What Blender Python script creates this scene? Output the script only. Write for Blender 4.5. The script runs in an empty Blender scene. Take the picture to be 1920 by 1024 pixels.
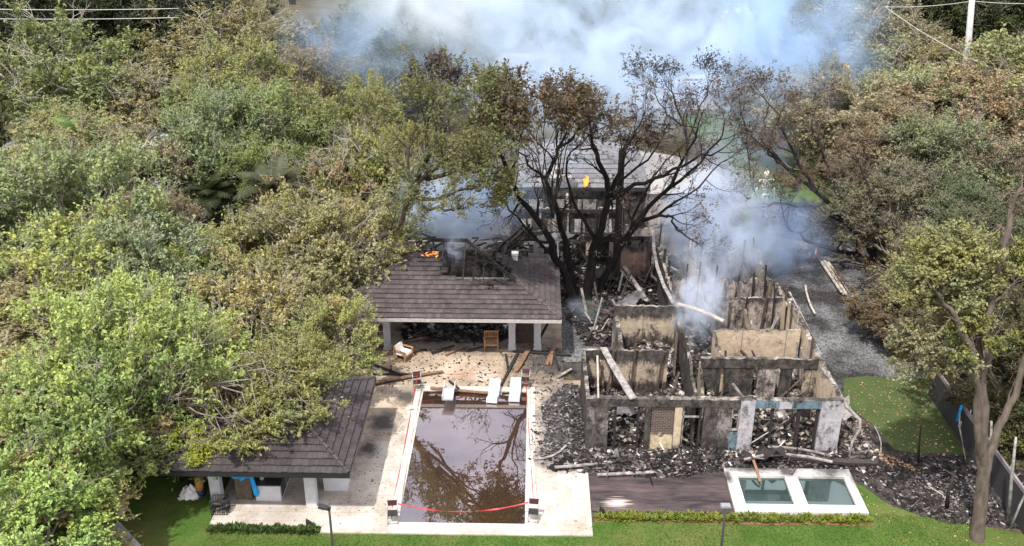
import bpy, math, random
import numpy as np
from mathutils import Vector, Matrix
R=math.radians
SC=bpy.context.scene; COL=SC.collection
# ---------------------------------------------------------------- camera
H=29.0; TH=R(25.3); YAW=R(1.26); FPX=1886.0
cd=bpy.data.cameras.new('camera'); cam=bpy.data.objects.new('camera',cd); COL.objects.link(cam)
cam.location=(0,0,H); cam.rotation_euler=(R(90)-TH,0,YAW)
cd.sensor_width=36; cd.lens=FPX/1920*36; cd.clip_end=3000; cd.clip_start=0.5
SC.camera=cam
# ---------------------------------------------------------------- world + sun
SUN_EL=R(60); sd=Vector((-0.42,-0.75,0)).normalized()          # horizontal direction towards the sun
w=bpy.data.worlds.new('World'); SC.world=w; w.use_nodes=True; nt=w.node_tree; nt.nodes.clear()
out=nt.nodes.new('ShaderNodeOutputWorld'); bg=nt.nodes.new('ShaderNodeBackground')
sky=nt.nodes.new('ShaderNodeTexSky'); sky.sky_type='NISHITA'; sky.sun_disc=False
sky.sun_elevation=SUN_EL; sky.sun_rotation=math.atan2(sd.x,sd.y); sky.dust_density=2.0; sky.air_density=1.0
tc=nt.nodes.new('ShaderNodeTexCoord'); mp=nt.nodes.new('ShaderNodeMapping'); mp.inputs['Scale'].default_value=(1,1,2.2)
nz=nt.nodes.new('ShaderNodeTexNoise'); nz.inputs['Scale'].default_value=2.6; nz.inputs['Detail'].default_value=6
rp=nt.nodes.new('ShaderNodeValToRGB'); rp.color_ramp.elements[0].position=.30; rp.color_ramp.elements[1].position=.50
mx=nt.nodes.new('ShaderNodeMixRGB'); mx.inputs[2].default_value=(8.0,7.7,8.0,1)
nt.links.new(tc.outputs['Generated'],mp.inputs[0]); nt.links.new(mp.outputs[0],nz.inputs['Vector']); nt.links.new(nz.outputs[0],rp.inputs[0])
nt.links.new(rp.outputs[0],mx.inputs[0]); nt.links.new(sky.outputs[0],mx.inputs[1]); nt.links.new(mx.outputs[0],bg.inputs[0])
bg.inputs[1].default_value=0.13; nt.links.new(bg.outputs[0],out.inputs[0])
ld=bpy.data.lights.new('sun','SUN'); ld.energy=3.6; ld.angle=R(1.5); ld.color=(1,.955,.88)
sun=bpy.data.objects.new('sun',ld); COL.objects.link(sun); sun.location=(-40,-40,60)
sun.rotation_euler=Vector((sd.x*math.cos(SUN_EL),sd.y*math.cos(SUN_EL),math.sin(SUN_EL))).to_track_quat('Z','Y').to_euler()
SC.view_settings.view_transform='Standard'; SC.view_settings.look='None'; SC.view_settings.exposure=0.93; SC.view_settings.gamma=1
cy=SC.cycles; cy.max_bounces=5; cy.diffuse_bounces=3; cy.glossy_bounces=2; cy.transmission_bounces=3; cy.transparent_max_bounces=8; cy.volume_bounces=2
cy.volume_step_rate=1.0; cy.volume_max_steps=64; cy.sample_clamp_indirect=4; cy.use_denoising=True
# ---------------------------------------------------------------- helpers
random.seed(7); rng=np.random.default_rng(7)
def _ray(px,py):
    u=(px-960)/FPX; v=(512-py)/FPX
    f=Vector((-math.sin(YAW)*math.cos(TH),math.cos(YAW)*math.cos(TH),-math.sin(TH)))
    r=Vector((math.cos(YAW),math.sin(YAW),0)); return f+u*r+v*r.cross(f)
def G(px,py,z=0.0):                                            # where a line of sight meets the level z (world metres)
    d=_ray(px,py); return Vector((0,0,H))+d*((z-H)/d.z)
def P(px,py,Y):                                                # ... meets the plane y=Y
    d=_ray(px,py); return Vector((0,0,H))+d*(Y/d.y)
def tag(o,label=None,cat=None,group=None,kind=None):
    if label:o['label']=label
    if cat:o['category']=cat
    if group:o['group']=group
    if kind:o['kind']=kind
    return o
def T(name,label,cat,loc,group=None,kind=None):
    o=bpy.data.objects.new(name,None); COL.objects.link(o); o.location=loc; o.empty_display_size=.2
    return tag(o,label,cat,group,kind)
def mesh_np(name,V,F,mats,parent=None,org=(0,0,0),mi=None,smooth=False):
    V=np.asarray(V,dtype=np.float32)-np.asarray(org,dtype=np.float32); k=F.shape[1]
    me=bpy.data.meshes.new(name); me.vertices.add(len(V)); me.vertices.foreach_set('co',V.ravel())
    me.loops.add(F.size); me.loops.foreach_set('vertex_index',F.astype(np.int32).ravel())
    me.polygons.add(len(F)); me.polygons.foreach_set('loop_start',np.arange(0,F.size,k,dtype=np.int32))
    me.polygons.foreach_set('loop_total',np.full(len(F),k,dtype=np.int32))
    if mi is not None: me.polygons.foreach_set('material_index',np.asarray(mi,dtype=np.int32))
    if smooth: me.polygons.foreach_set('use_smooth',np.ones(len(F),dtype=bool))
    for m in (mats if isinstance(mats,(list,tuple)) else [mats]): me.materials.append(m)
    me.update(calc_edges=True)
    o=bpy.data.objects.new(name,me); COL.objects.link(o)
    if parent is not None: o.parent=parent
    else: o.location=org
    return o
class MB:
    def __init__(s): s.v=[];s.f=[];s.m=[];s.sm=[]
    def add(s,vs,fs,mi=0,sm=False):
        b=len(s.v); s.v+=[tuple(q) for q in vs]; s.f+=[tuple(b+i for i in f) for f in fs]; s.m+=[mi]*len(fs); s.sm+=[sm]*len(fs)
    BF=[(0,3,2,1),(4,5,6,7),(0,1,5,4),(1,2,6,5),(2,3,7,6),(3,0,4,7)]
    def box(s,c,d,rot=None,mi=0,taper=1.0):
        hx,hy,hz=d[0]/2,d[1]/2,d[2]/2; c=Vector(c)
        vs=[Vector((x*hx,y*hy,z*hz)) if z<0 else Vector((x*hx*taper,y*hy*taper,z*hz)) for z in(-1,1) for x,y in((-1,-1),(1,-1),(1,1),(-1,1))]
        if rot is not None:
            from mathutils import Euler
            M=Euler(rot).to_matrix(); vs=[M@q for q in vs]
        s.add([c+q for q in vs],s.BF,mi); return s
    def bb(s,x0,x1,y0,y1,z0,z1,mi=0): return s.box(((x0+x1)/2,(y0+y1)/2,(z0+z1)/2),(x1-x0,y1-y0,z1-z0),None,mi)
    def beam(s,a,b,w,h,mi=0,roll=0,w2=None,h2=None):
        a=Vector(a);b=Vector(b);d=(b-a).normalized(); up=Vector((0,0,1)) if abs(d.z)<.95 else Vector((0,1,0))
        x=d.cross(up).normalized(); y=x.cross(d)
        if roll: q=Matrix.Rotation(roll,3,d); x=q@x;y=q@y
        w2=w2 or w;h2=h2 or h
        vs=[a-x*w/2-y*h/2,a+x*w/2-y*h/2,a+x*w/2+y*h/2,a-x*w/2+y*h/2,b-x*w2/2-y*h2/2,b+x*w2/2-y*h2/2,b+x*w2/2+y*h2/2,b-x*w2/2+y*h2/2]
        s.add(vs,s.BF,mi); return s
    def tube(s,pts,rad,n=6,mi=0,sm=True,caps=True):
        pts=[Vector(p) for p in pts]; k=len(pts)
        if not isinstance(rad,(list,tuple)): rad=[rad]*k
        vs=[];ref=Vector((.13,.31,.94))
        for i,p in enumerate(pts):
            d=(pts[min(i+1,k-1)]-pts[max(i-1,0)])
            d=d.normalized() if d.length>1e-6 else Vector((0,0,1))
            if abs(d.dot(ref))>.97: ref=Vector((1,0,0))
            x=(ref-d*ref.dot(d)).normalized(); y=d.cross(x); ref=x
            for j in range(n):
                a=2*math.pi*j/n; vs.append(p+(x*math.cos(a)+y*math.sin(a))*rad[i])
        fs=[(i*n+j,i*n+(j+1)%n,(i+1)*n+(j+1)%n,(i+1)*n+j) for i in range(k-1) for j in range(n)]
        if caps: fs+= [tuple(range(n))[::-1],tuple((k-1)*n+j for j in range(n))]
        s.add(vs,fs,mi,sm); return s
    def ext(s,poly,vec,mi=0):
        vec=Vector(vec);n=len(poly);poly=[Vector(p) for p in poly]
        s.add(poly+[p+vec for p in poly],[tuple(range(n))[::-1],tuple(range(n,2*n))]+[(i,(i+1)%n,n+(i+1)%n,n+i) for i in range(n)],mi); return s
    def ball(s,c,r,n=8,m=6,mi=0,sc=(1,1,1)):
        vs=[];c=Vector(c)
        for i in range(m+1):
            t=math.pi*i/m
            for j in range(n): a=2*math.pi*j/n; vs.append(c+Vector((math.sin(t)*math.cos(a)*r*sc[0],math.sin(t)*math.sin(a)*r*sc[1],math.cos(t)*r*sc[2])))
        s.add(vs,[(i*n+j,(i+1)*n+j,(i+1)*n+(j+1)%n,i*n+(j+1)%n) for i in range(m) for j in range(n)],mi,True); return s
    def build(s,name,mats,parent=None,org=None):
        if org is None: org=tuple(parent.matrix_basis.translation) if parent is not None else None
        if parent is not None and parent.parent is not None and org!=(0,0,0): org=tuple(ORG.get(parent.name,org))
        if org is None:
            a=np.array(s.v); org=(float(a[:,0].mean()),float(a[:,1].mean()),float(a[:,2].min()))
        ox,oy,oz=org
        me=bpy.data.meshes.new(name); me.from_pydata([(x-ox,y-oy,z-oz) for x,y,z in s.v],[],s.f)
        me.polygons.foreach_set('material_index',s.m); me.polygons.foreach_set('use_smooth',s.sm)
        for m in (mats if isinstance(mats,(list,tuple)) else [mats]): me.materials.append(m)
        me.update(); o=bpy.data.objects.new(name,me); COL.objects.link(o)
        if parent is not None: o.parent=parent
        else: o.location=org
        ORG[o.name]=org
        return o
ORG={}
def copy_tree(o,parent=None):
    c=o.copy(); COL.objects.link(c); c.parent=parent
    for ch in o.children: copy_tree(ch,c)
    return c
# ---------------------------------------------------------------- materials
class N:
    def __init__(s,name):
        s.m=bpy.data.materials.new(name); s.m.use_nodes=True; s.t=s.m.node_tree; s.p=s.t.nodes['Principled BSDF']; s.o=s.t.nodes['Material Output']
        s.g=s.t.nodes.new('ShaderNodeNewGeometry'); s.pos=s.g.outputs['Position']; s.isl=s.g.outputs['Random Per Island']
    def L(s,a,b): s.t.links.new(a,b)
    def noise(s,sc,det=4,ro=.6,vec=None,dist=0,scale=None):
        n=s.t.nodes.new('ShaderNodeTexNoise'); n.inputs['Scale'].default_value=sc; n.inputs['Detail'].default_value=det; n.inputs['Roughness'].default_value=ro; n.inputs['Distortion'].default_value=dist
        v=vec or s.pos
        if scale: q=s.t.nodes.new('ShaderNodeMapping'); q.inputs['Scale'].default_value=scale; s.L(v,q.inputs[0]); v=q.outputs[0]
        s.L(v,n.inputs['Vector']); return n.outputs[0]
    def ramp(s,x,stops,const=False):
        r=s.t.nodes.new('ShaderNodeValToRGB'); e=r.color_ramp.elements
        if const: r.color_ramp.interpolation='CONSTANT'
        while len(e)<len(stops): e.new(.5)
        for i,(p,c) in enumerate(stops):
            e[i].position=p; e[i].color=(c,c,c,1) if isinstance(c,(int,float)) else tuple(c)+(1,)
        s.L(x,r.inputs[0]); return r.outputs[0]
    def mix(s,f,a,b,mode='MIX'):
        n=s.t.nodes.new('ShaderNodeMixRGB'); n.blend_type=mode
        for i,q in enumerate((f,a,b)):
            if isinstance(q,bpy.types.NodeSocket): s.L(q,n.inputs[i])
            elif isinstance(q,(int,float)): n.inputs[i].default_value=q if i==0 else (q,q,q,1)
            else: n.inputs[i].default_value=tuple(q)+(1,)
        return n.outputs[0]
    def math(s,op,a,b=0.0,c=None):
        n=s.t.nodes.new('ShaderNodeMath'); n.operation=op
        for i,q in enumerate((a,b,c)):
            if q is None: continue
            if isinstance(q,bpy.types.NodeSocket): s.L(q,n.inputs[i])
            else: n.inputs[i].default_value=q
        return n.outputs[0]
    def xyz(s):
        n=s.t.nodes.new('ShaderNodeSeparateXYZ'); s.L(s.pos,n.inputs[0]); return n.outputs
    def bump(s,h,st=.3,d=.05):
        b=s.t.nodes.new('ShaderNodeBump'); b.inputs['Strength'].default_value=st; b.inputs['Distance'].default_value=d; s.L(h,b.inputs['Height']); s.L(b.outputs[0],s.p.inputs['Normal']); return s
    def done(s,col=None,rough=.8,spec=.3,metal=0):
        if col is not None:
            if isinstance(col,bpy.types.NodeSocket): s.L(col,s.p.inputs['Base Color'])
            else: s.p.inputs['Base Color'].default_value=tuple(col)+(1,)
        s.p.inputs['Roughness'].default_value=rough; s.p.inputs['Specular IOR Level'].default_value=spec; s.p.inputs['Metallic'].default_value=metal
        return s.m
    def blob(s,cx,cy,r,sx=1,sy=1):                               # 1 at the centre of a stain, 0 outside it
        x,y,z=s.xyz(); dx=s.math('MULTIPLY',s.math('SUBTRACT',x,cx),1/sx); dy=s.math('MULTIPLY',s.math('SUBTRACT',y,cy),1/sy)
        d=s.math('SQRT',s.math('ADD',s.math('MULTIPLY',dx,dx),s.math('MULTIPLY',dy,dy)))
        return s.math('SUBTRACT',1.0,s.math('MULTIPLY',d,1/r))
def flat(name,c,rough=.6,metal=0,spec=.4,var=.25,sc=6):
    n=N(name); f=n.noise(sc,5); k=n.ramp(f,[(.25,1-var),(.75,1+var*.4)]); return n.done(n.mix(1.0,tuple(c),k,'MULTIPLY'),rough,spec,metal)
def isl(name,stops,rough=.85,nz=.35,sc=3,spec=.2):                 # each loose piece its own colour
    n=N(name); c=n.ramp(n.isl,stops,True); k=n.ramp(n.noise(sc,5),[(.3,1-nz),(.7,1+nz*.5)]); return n.done(n.mix(1.0,c,k,'MULTIPLY'),rough,spec)
def leafmat(name,trans=.3):
    n=N(name); oi=n.t.nodes.new('ShaderNodeObjectInfo')
    k=n.ramp(n.isl,[(0,.7),(.5,1.0),(1,1.35)]); c=n.mix(1.0,oi.outputs['Color'],k,'MULTIPLY')
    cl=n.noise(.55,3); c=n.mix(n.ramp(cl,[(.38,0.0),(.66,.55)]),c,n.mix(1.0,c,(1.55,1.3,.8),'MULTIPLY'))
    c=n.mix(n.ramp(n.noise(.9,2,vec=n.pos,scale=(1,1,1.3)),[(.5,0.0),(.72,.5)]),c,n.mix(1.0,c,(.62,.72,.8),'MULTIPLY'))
    n.done(c,.55,.25); tr=n.t.nodes.new('ShaderNodeBsdfTranslucent'); n.L(n.mix(1.0,c,(1.2,1.25,.7),'MULTIPLY'),tr.inputs[0])
    ms=n.t.nodes.new('ShaderNodeMixShader'); ms.inputs[0].default_value=trans; n.L(n.p.outputs[0],ms.inputs[1]); n.L(tr.outputs[0],ms.inputs[2]); n.L(ms.outputs[0],n.o.inputs[0])
    return n.m
def barkmat(name):
    n=N(name); oi=n.t.nodes.new('ShaderNodeObjectInfo'); k=n.ramp(n.noise(5,6,scale=(1,1,.35)),[(.3,.5),(.7,1.25)])
    h=n.noise(14,5,scale=(1,1,.3)); n.bump(h,.6,.05); return n.done(n.mix(1.0,oi.outputs['Color'],k,'MULTIPLY'),.9,.15)
M={}
M['leaf']=leafmat('leaf'); M['bark']=barkmat('bark'); M['charleaf']=leafmat('scorched_leaf',.1)
# lawn
n=N('lawn'); a=n.noise(.7,5); b=n.noise(9,6,.75); c=n.mix(n.ramp(a,[(.35,0.0),(.65,1.0)]),(.045,.092,.016),(.078,.128,.027))
c=n.mix(1.0,c,n.ramp(b,[(.3,.55),(.7,1.45)]),'MULTIPLY'); c=n.mix(n.ramp(n.noise(.25,4),[(.46,0.0),(.68,.75)]),c,(.13,.125,.045)); n.bump(b,1.0,.08); M['lawn']=n.done(c,.9,.1)
# artificial turf on the right side
n=N('turf'); a=n.noise(.8,6,.7); c=n.mix(n.ramp(a,[(.3,0.0),(.7,1.0)]),(.038,.058,.020),(.066,.088,.032)); c=n.mix(1.0,c,n.ramp(n.noise(14,5,.8),[(.3,.6),(.7,1.35)]),'MULTIPLY')
c=n.mix(n.ramp(n.noise(1.6,5,.7),[(.66,0.0),(.7,.8)]),c,(.03,.028,.02)); M['turf']=n.done(c,.95,.1)
# soil and leaf litter under the trees
n=N('soil'); c=n.mix(n.ramp(n.noise(.35,5),[(.35,0.0),(.65,1.0)]),(.03,.026,.018),(.075,.07,.035)); c=n.mix(n.ramp(n.noise(6,6,.8),[(.5,0.0),(.62,1.0)]),c,(.12,.095,.06)); n.bump(n.noise(5,5),.8,.1); M['soil']=n.done(c,.95,.1)
# travertine paving, soot-stained in places
def paving(name,c1,c2,blobs,tile=(.62,.62),warm=True,bright=1.0):
    n=N(name); c=n.mix(n.ramp(n.noise(.5,6,.65),[(.35,0.0),(.65,1.0)]),c1,c2)
    bt=n.t.nodes.new('ShaderNodeTexBrick'); n.L(n.pos,bt.inputs['Vector']); bt.inputs['Scale'].default_value=1.0; bt.inputs['Brick Width'].default_value=tile[0]*2; bt.inputs['Row Height'].default_value=tile[1]; bt.inputs['Mortar Size'].default_value=.008
    bt.inputs['Color1'].default_value=(1,1,1,1); bt.inputs['Color2'].default_value=(.86,.85,.83,1); bt.inputs['Mortar'].default_value=(.55,.52,.48,1); c=n.mix(.8,c,bt.outputs[0],'MULTIPLY')
    c=n.mix(1.0,c,n.ramp(n.noise(7,7,.75),[(.3,.8),(.7,1.08)]),'MULTIPLY')
    if warm:
        x,y,z=n.xyz(); f=n.math('ADD',n.math('MULTIPLY',n.math('SUBTRACT',y,41.5),.13),n.math('MULTIPLY',n.math('SUBTRACT',n.noise(.45,5),.5),3.2)); f=n.math('MINIMUM',n.math('MAXIMUM',f,0.0),1.0)
        c=n.mix(n.math('MULTIPLY',f,.8),c,n.mix(1.0,c,(.80,.66,.50),'MULTIPLY'))
        l=n.ramp(n.noise(.8,6,.7),[(.52,0.0),(.6,1.0)]); c=n.mix(n.math('MULTIPLY',l,.45),c,n.mix(1.0,c,(.68,.57,.44),'MULTIPLY'))
    s=None
    for q in blobs:
        v=n.blob(*q); s=v if s is None else n.math('MAXIMUM',s,v)
    if s is not None:
        k=n.math('ADD',n.math('MAXIMUM',s,-.45),n.math('MULTIPLY',n.math('SUBTRACT',n.noise(1.2,6,.7),.5),1.6)); k=n.ramp(k,[(.05,0.0),(.75,.93)]); c=n.mix(k,c,(.035,.033,.035))
    c=n.mix(n.ramp(n.noise(5.5,3,.5),[(.68,0.0),(.71,.85)]),c,(.05,.045,.04))
    n.bump(n.noise(20,4),.15,.02); return n.done(c,.7,.35)
M['deck']=paving('travertine_paving',(.32,.285,.25),(.50,.46,.415),[(-7.5,43.2,1.2,.9,1.2),(-8.0,41,1.0,.8,1.1),(1.6,43.5,2.4,.8,2.2),(-4,52.8,3.6,1.7,.9),(1.0,49.5,3.0,1.1,1.4),(1.2,40.4,1.6,1,1),(-6.5,45.6,1.2,1,1),(-9.3,45.8,1.0,1,1)])
M['coping']=flat('pool_coping',(.46,.43,.39),.6,var=.35,sc=3)
M['spawhite']=paving('spa_surround',(.48,.465,.44),(.62,.60,.58),[(11,39.7,1.5,3.0,.5),(14.4,39.5,1.4,1.3,.7),(15.3,38.6,.9,.6,1.6),(9.3,38.8,.5,.6,1.6),(12.2,39.3,.9,1,.6)],warm=False)
# wooden deck boards, burnt
n=N('burnt_decking'); wv=n.t.nodes.new('ShaderNodeTexWave'); wv.bands_direction='Y'; wv.inputs['Scale'].default_value=2.2; n.L(n.pos,wv.inputs['Vector'])
c=n.mix(n.ramp(n.noise(1.0,6,.7,scale=(.35,1.6,1)),[(.4,0.0),(.62,1.0)]),(.022,.018,.02),(.085,.062,.062)); c=n.mix(n.ramp(n.math('ADD',n.math('MULTIPLY',n.blob(4.0,36.9,1.0,1.3,.8),.5),n.math('MULTIPLY',n.noise(3,6,.75,scale=(.25,3,1)),.75)),[(.62,0.0),(.82,1.0)]),c,(.42,.36,.33))
c=n.mix(n.ramp(n.noise(2.6,6,.8,scale=(.3,5,1)),[(.6,0.0),(.75,.4)]),c,(.3,.26,.26)); M['decking']=n.done(c,.6,.3); M['decking_dark']=flat('decking_gap',(.01,.01,.01))
# asphalt / gravel drive
n=N('gravel'); v=n.t.nodes.new('ShaderNodeTexVoronoi'); v.inputs['Scale'].default_value=11; n.L(n.pos,v.inputs['Vector'])
c=n.mix(n.ramp(n.noise(.28,5,.6),[(.42,0.0),(.62,1.0)]),(.028,.026,.026),(.12,.12,.125)); c=n.mix(1.0,c,n.ramp(v.outputs['Color'],[(.1,.45),(.9,1.7)]),'MULTIPLY')
c=n.mix(n.ramp(n.noise(9,3,.5),[(.66,0.0),(.7,.8)]),c,(.3,.29,.28)); n.bump(v.outputs['Distance'],.8,.06); M['gravel']=n.done(c,.95,.1)
n=N('ash_ground'); c=n.mix(n.ramp(n.noise(.9,7,.75),[(.4,0.0),(.6,1.0)]),(.018,.016,.016),(.085,.075,.068)); c=n.mix(n.ramp(n.noise(3.5,7,.8),[(.6,0.0),(.68,.8)]),c,(.27,.25,.24)); n.bump(n.noise(4,7,.8),1,.15); M['ash']=n.done(c,.95,.1)
n=N('motor_court'); c=n.mix(n.ramp(n.noise(.4,5),[(.35,0.0),(.65,1.0)]),(.24,.22,.205),(.33,.305,.285)); M['court']=n.done(c,.85)
n=N('pale_concrete'); M['concrete']=n.done(n.mix(n.ramp(n.noise(1.2,6),[(.35,0.0),(.65,1.0)]),(.36,.35,.35),(.5,.49,.49)),.8)
# water
def water(name,col,refl,bumpy=.02,tint=(1,1,1)):
    n=N(name); n.done(n.mix(n.ramp(n.noise(.6,5),[(.3,0.0),(.7,1.0)]),col,tuple(q*.55 for q in col)),.25,.5)
    gl=n.t.nodes.new('ShaderNodeBsdfGlossy'); gl.inputs['Roughness'].default_value=.012; gl.inputs['Color'].default_value=tuple(tint)+(1,)
    b=n.t.nodes.new('ShaderNodeBump'); b.inputs['Strength'].default_value=bumpy; b.inputs['Distance'].default_value=.05; n.L(n.noise(1.5,3),b.inputs['Height']); n.L(b.outputs[0],gl.inputs['Normal'])
    ms=n.t.nodes.new('ShaderNodeMixShader'); ms.inputs[0].default_value=refl; n.L(n.p.outputs[0],ms.inputs[1]); n.L(gl.outputs[0],ms.inputs[2]); n.L(ms.outputs[0],n.o.inputs[0]); return n.m
M['poolwater']=water('murky_pool_water',(.045,.019,.006),.38,.008,(.93,.86,.88)); M['spawater']=water('dark_tank_water',(.012,.028,.027),.13,.01,(.7,.95,.9))
# roof tiles
def tiles(name,c1,c2,c3,stain=None):
    n=N(name); c=n.ramp(n.isl,[(0,c1),(.5,c2),(1,c3)]); c=n.mix(1.0,c,n.ramp(n.noise(1.0,6,.7),[(.3,.7),(.7,1.25)]),'MULTIPLY'); c=n.mix(n.ramp(n.noise(9,6,.8),[(.6,0.0),(.7,.5)]),c,(.26,.24,.22)); 
    c=n.mix(n.ramp(n.noise(.55,5,.6),[(.5,0.0),(.7,.5)]),c,n.mix(1.0,c,(.6,.6,.62),'MULTIPLY')); c=n.mix(n.ramp(n.noise(2.2,6,.8,scale=(1,.5,1)),[(.62,0.0),(.72,.55)]),c,(.10,.095,.06))
    if stain: c=n.mix(n.ramp(n.math('ADD',n.blob(*stain),n.math('MULTIPLY',n.math('SUBTRACT',n.noise(1.3,6,.7),.5),1.3)),[(.05,0.0),(.6,.9)]),c,(.012,.011,.012))
    n.bump(n.noise(12,5),.5,.03); return n.done(c,.75,.3)
M['tile']=tiles('brown_grey_roof_tile',(.050,.040,.040),(.064,.051,.052),(.080,.065,.067),(-3.2,54.0,3.6,1.6,.85)); M['tile2']=tiles('dark_weathered_roof_tile',(.034,.028,.030),(.042,.035,.037),(.052,.044,.045))
M['tile3']=tiles('grey_flat_roof_tile',(.12,.115,.125),(.145,.14,.15),(.17,.165,.175)); M['tilebl']=tiles('bluish_grey_roof',(.15,.16,.19),(.19,.20,.23),(.23,.24,.28)); M['tilered']=tiles('red_clay_roof_tile',(.22,.11,.08),(.28,.15,.11),(.33,.2,.16))
M['underlay']=flat('roof_underlay',(.03,.025,.025),.9)
# burnt walls
def wallmat(name,base,bot=1.1,top=2.55,amt=.5,soot=(.03,.026,.024),sc=1.3,spread=.9):
    n=N(name); x,y,z=n.xyz(); nn=n.noise(sc,7,.7,scale=(1,1,.55)); nz_=n.math('MULTIPLY',n.math('SUBTRACT',nn,.5),spread*2)
    nz_=n.math('ADD',nz_,n.math('MULTIPLY',n.math('SUBTRACT',n.noise(4.5,5,.7,scale=(1,1,.12)),.5),.9)); zz=n.math('ADD',z,nz_); lo=n.math('MULTIPLY',n.math('SUBTRACT',bot,zz),2.5); hi=n.math('MULTIPLY',n.math('SUBTRACT',zz,top),2.5)
    st=n.math('MULTIPLY',n.math('SUBTRACT',n.noise(.9,7,.75,scale=(1,1,.6)),1-amt),6.0)
    k=n.math('ADD',n.math('MAXIMUM',n.math('MAXIMUM',lo,hi),st),n.math('MULTIPLY',n.math('SUBTRACT',n.noise(7,6,.8),.5),2.2)); k=n.ramp(k,[(.1,0.0),(.9,.95)])
    c=n.mix(1.0,base,n.ramp(n.noise(2.5,6,.7),[(.3,.72),(.7,1.15)]),'MULTIPLY')
    ck=n.ramp(n.math('FRACT',n.math('MULTIPLY',n.math('ADD',x,y),.42)),[(0,.35),(.018,.35),(.03,1.0)]); c=n.mix(.7,c,ck,'MULTIPLY')
    soot=tuple(q*2.0+.022 for q in soot); sc_=n.mix(n.ramp(n.noise(2.6,9,.85,scale=(1,1,.7)),[(.45,1.0),(.57,0.0)]),soot,tuple(q*.16+.003 for q in soot)); c=n.mix(k,c,sc_)
    n.bump(n.noise(5,8,.8),.9,.08); return n.done(c,.9,.15)
M['cream']=wallmat('cream_plaster_sooted',(.40,.33,.25),1.25,1.95,.53,spread=.5); M['cream2']=wallmat('cream_plaster_light_soot',(.46,.375,.28),.55,2.8,.47,spread=.6); M['dark']=wallmat('burnt_block_wall',(.26,.21,.17),1.4,2.0,.80)
M['facade']=wallmat('facade_plaster_scorched',(.26,.225,.215),1.0,2.1,.66,spread=.8); M['whitew']=wallmat('white_plaster_wall',(.38,.365,.39),.35,3.2,.52,sc=2.2,spread=.35); M['blue']=wallmat('pale_blue_painted_beam',(.13,.20,.245),-1,3.9,.55,sc=3); M['pinkw']=wallmat('rear_plaster_wall',(.40,.34,.31),.7,2.4,.58)
M['walltop']=wallmat('broken_wall_top',(.34,.30,.265),-1,3.6,.62,sc=4)
M['paint']=flat('white_paint',(.5,.5,.52),.6,var=.15,sc=3); M['paintcol']=flat('white_column_paint',(.46,.46,.48),.6,var=.22,sc=3); M['black']=flat('black_metal',(.02,.02,.022),.4,var=.3); M['steel']=flat('grey_steel',(.3,.31,.33),.35,.6)
M['char']=isl('charred_timber',[(0,(.012,.011,.012)),(.45,(.028,.024,.024)),(.8,(.05,.042,.038))],.8,.5,7); M['wood']=flat('scorched_brown_timber',(.20,.115,.068),.8,var=.6,sc=5); M['teak']=flat('teak',(.36,.19,.09),.6,var=.3); M['pale_wood']=flat('pale_timber',(.40,.355,.30),.8,var=.6,sc=4)
M['burntwood']=flat('burnt_brown_timber',(.075,.052,.040),.85,var=.8,sc=5); M['scrap']=flat('scorched_sheet_metal',(.13,.125,.13),.6,.3,var=.9,sc=2.5); M['grey_wood']=flat('ash_grey_board',(.27,.25,.24),.9,var=.85,sc=3.5); M['cushion']=flat('white_cushion',(.72,.7,.68),.8,var=.1); M['granite']=flat('dark_granite',(.045,.045,.05),.25,var=.7,sc=25); M['plastic']=flat('white_moulded_plastic',(.40,.42,.46),.35,var=.08)
M['redtape']=flat('red_barrier_tape',(.36,.03,.035),.5,var=.3,sc=2); M['bluetarp']=flat('bright_blue_tarp',(.0,.30,.72),.45,var=.3,sc=4); M['orange']=flat('orange_plastic',(.72,.16,.05),.5); M['ochre']=flat('ochre_canvas',(.45,.24,.05),.8)
M['fascia']=flat('dark_gutter',(.03,.03,.03),.5); M['fasciaw']=flat('pale_eave_edge',(.35,.33,.32),.6,var=.3); M['screen']=flat('dark_fence_screen',(.028,.027,.03),.8,var=.3,sc=2); M['rail']=flat('fence_top_band',(.2,.17,.18),.7,var=.5,sc=1.2)
M['bone']=flat('ivory_plastic_bone',(.70,.66,.56),.5,var=.15); M['glass']=flat('dark_window_glass',(.03,.035,.04),.1,spec=.8); M['mulch']=flat('brown_mulch',(.16,.085,.04),.95,var=.6,sc=9); M['brickdark']=None
n=N('sooty_brick'); bt=n.t.nodes.new('ShaderNodeTexBrick'); bt.inputs['Scale'].default_value=1; bt.inputs['Brick Width'].default_value=.24; bt.inputs['Row Height'].default_value=.1; bt.inputs['Mortar Size'].default_value=.012
mpn=n.t.nodes.new('ShaderNodeMapping'); mpn.inputs['Rotation'].default_value=(R(90),0,0); n.L(n.pos,mpn.inputs[0]); n.L(mpn.outputs[0],bt.inputs['Vector'])
bt.inputs['Color1'].default_value=(.055,.04,.035,1); bt.inputs['Color2'].default_value=(.10,.07,.055,1); bt.inputs['Mortar'].default_value=(.16,.14,.12,1); x,y,z=n.xyz()
k=n.ramp(n.math('ADD',n.math('SUBTRACT',.75,z),n.math('MULTIPLY',n.noise(2.2,5),1.1)),[(.35,0.0),(.5,1.0)]); M['brick']=n.done(n.mix(k,bt.outputs[0],n.mix(1.0,(.5,.42,.28),n.ramp(n.noise(5,5),[(.3,.5),(.7,1.1)]),'MULTIPLY')),.9,.1)
M['rub']=isl('mixed_rubble',[(0,(.018,.016,.015)),(.28,(.050,.043,.039)),(.5,(.10,.086,.077)),(.68,(.17,.145,.125)),(.80,(.27,.23,.19)),(.90,(.40,.37,.34)),(.965,(.56,.55,.54))])
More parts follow.
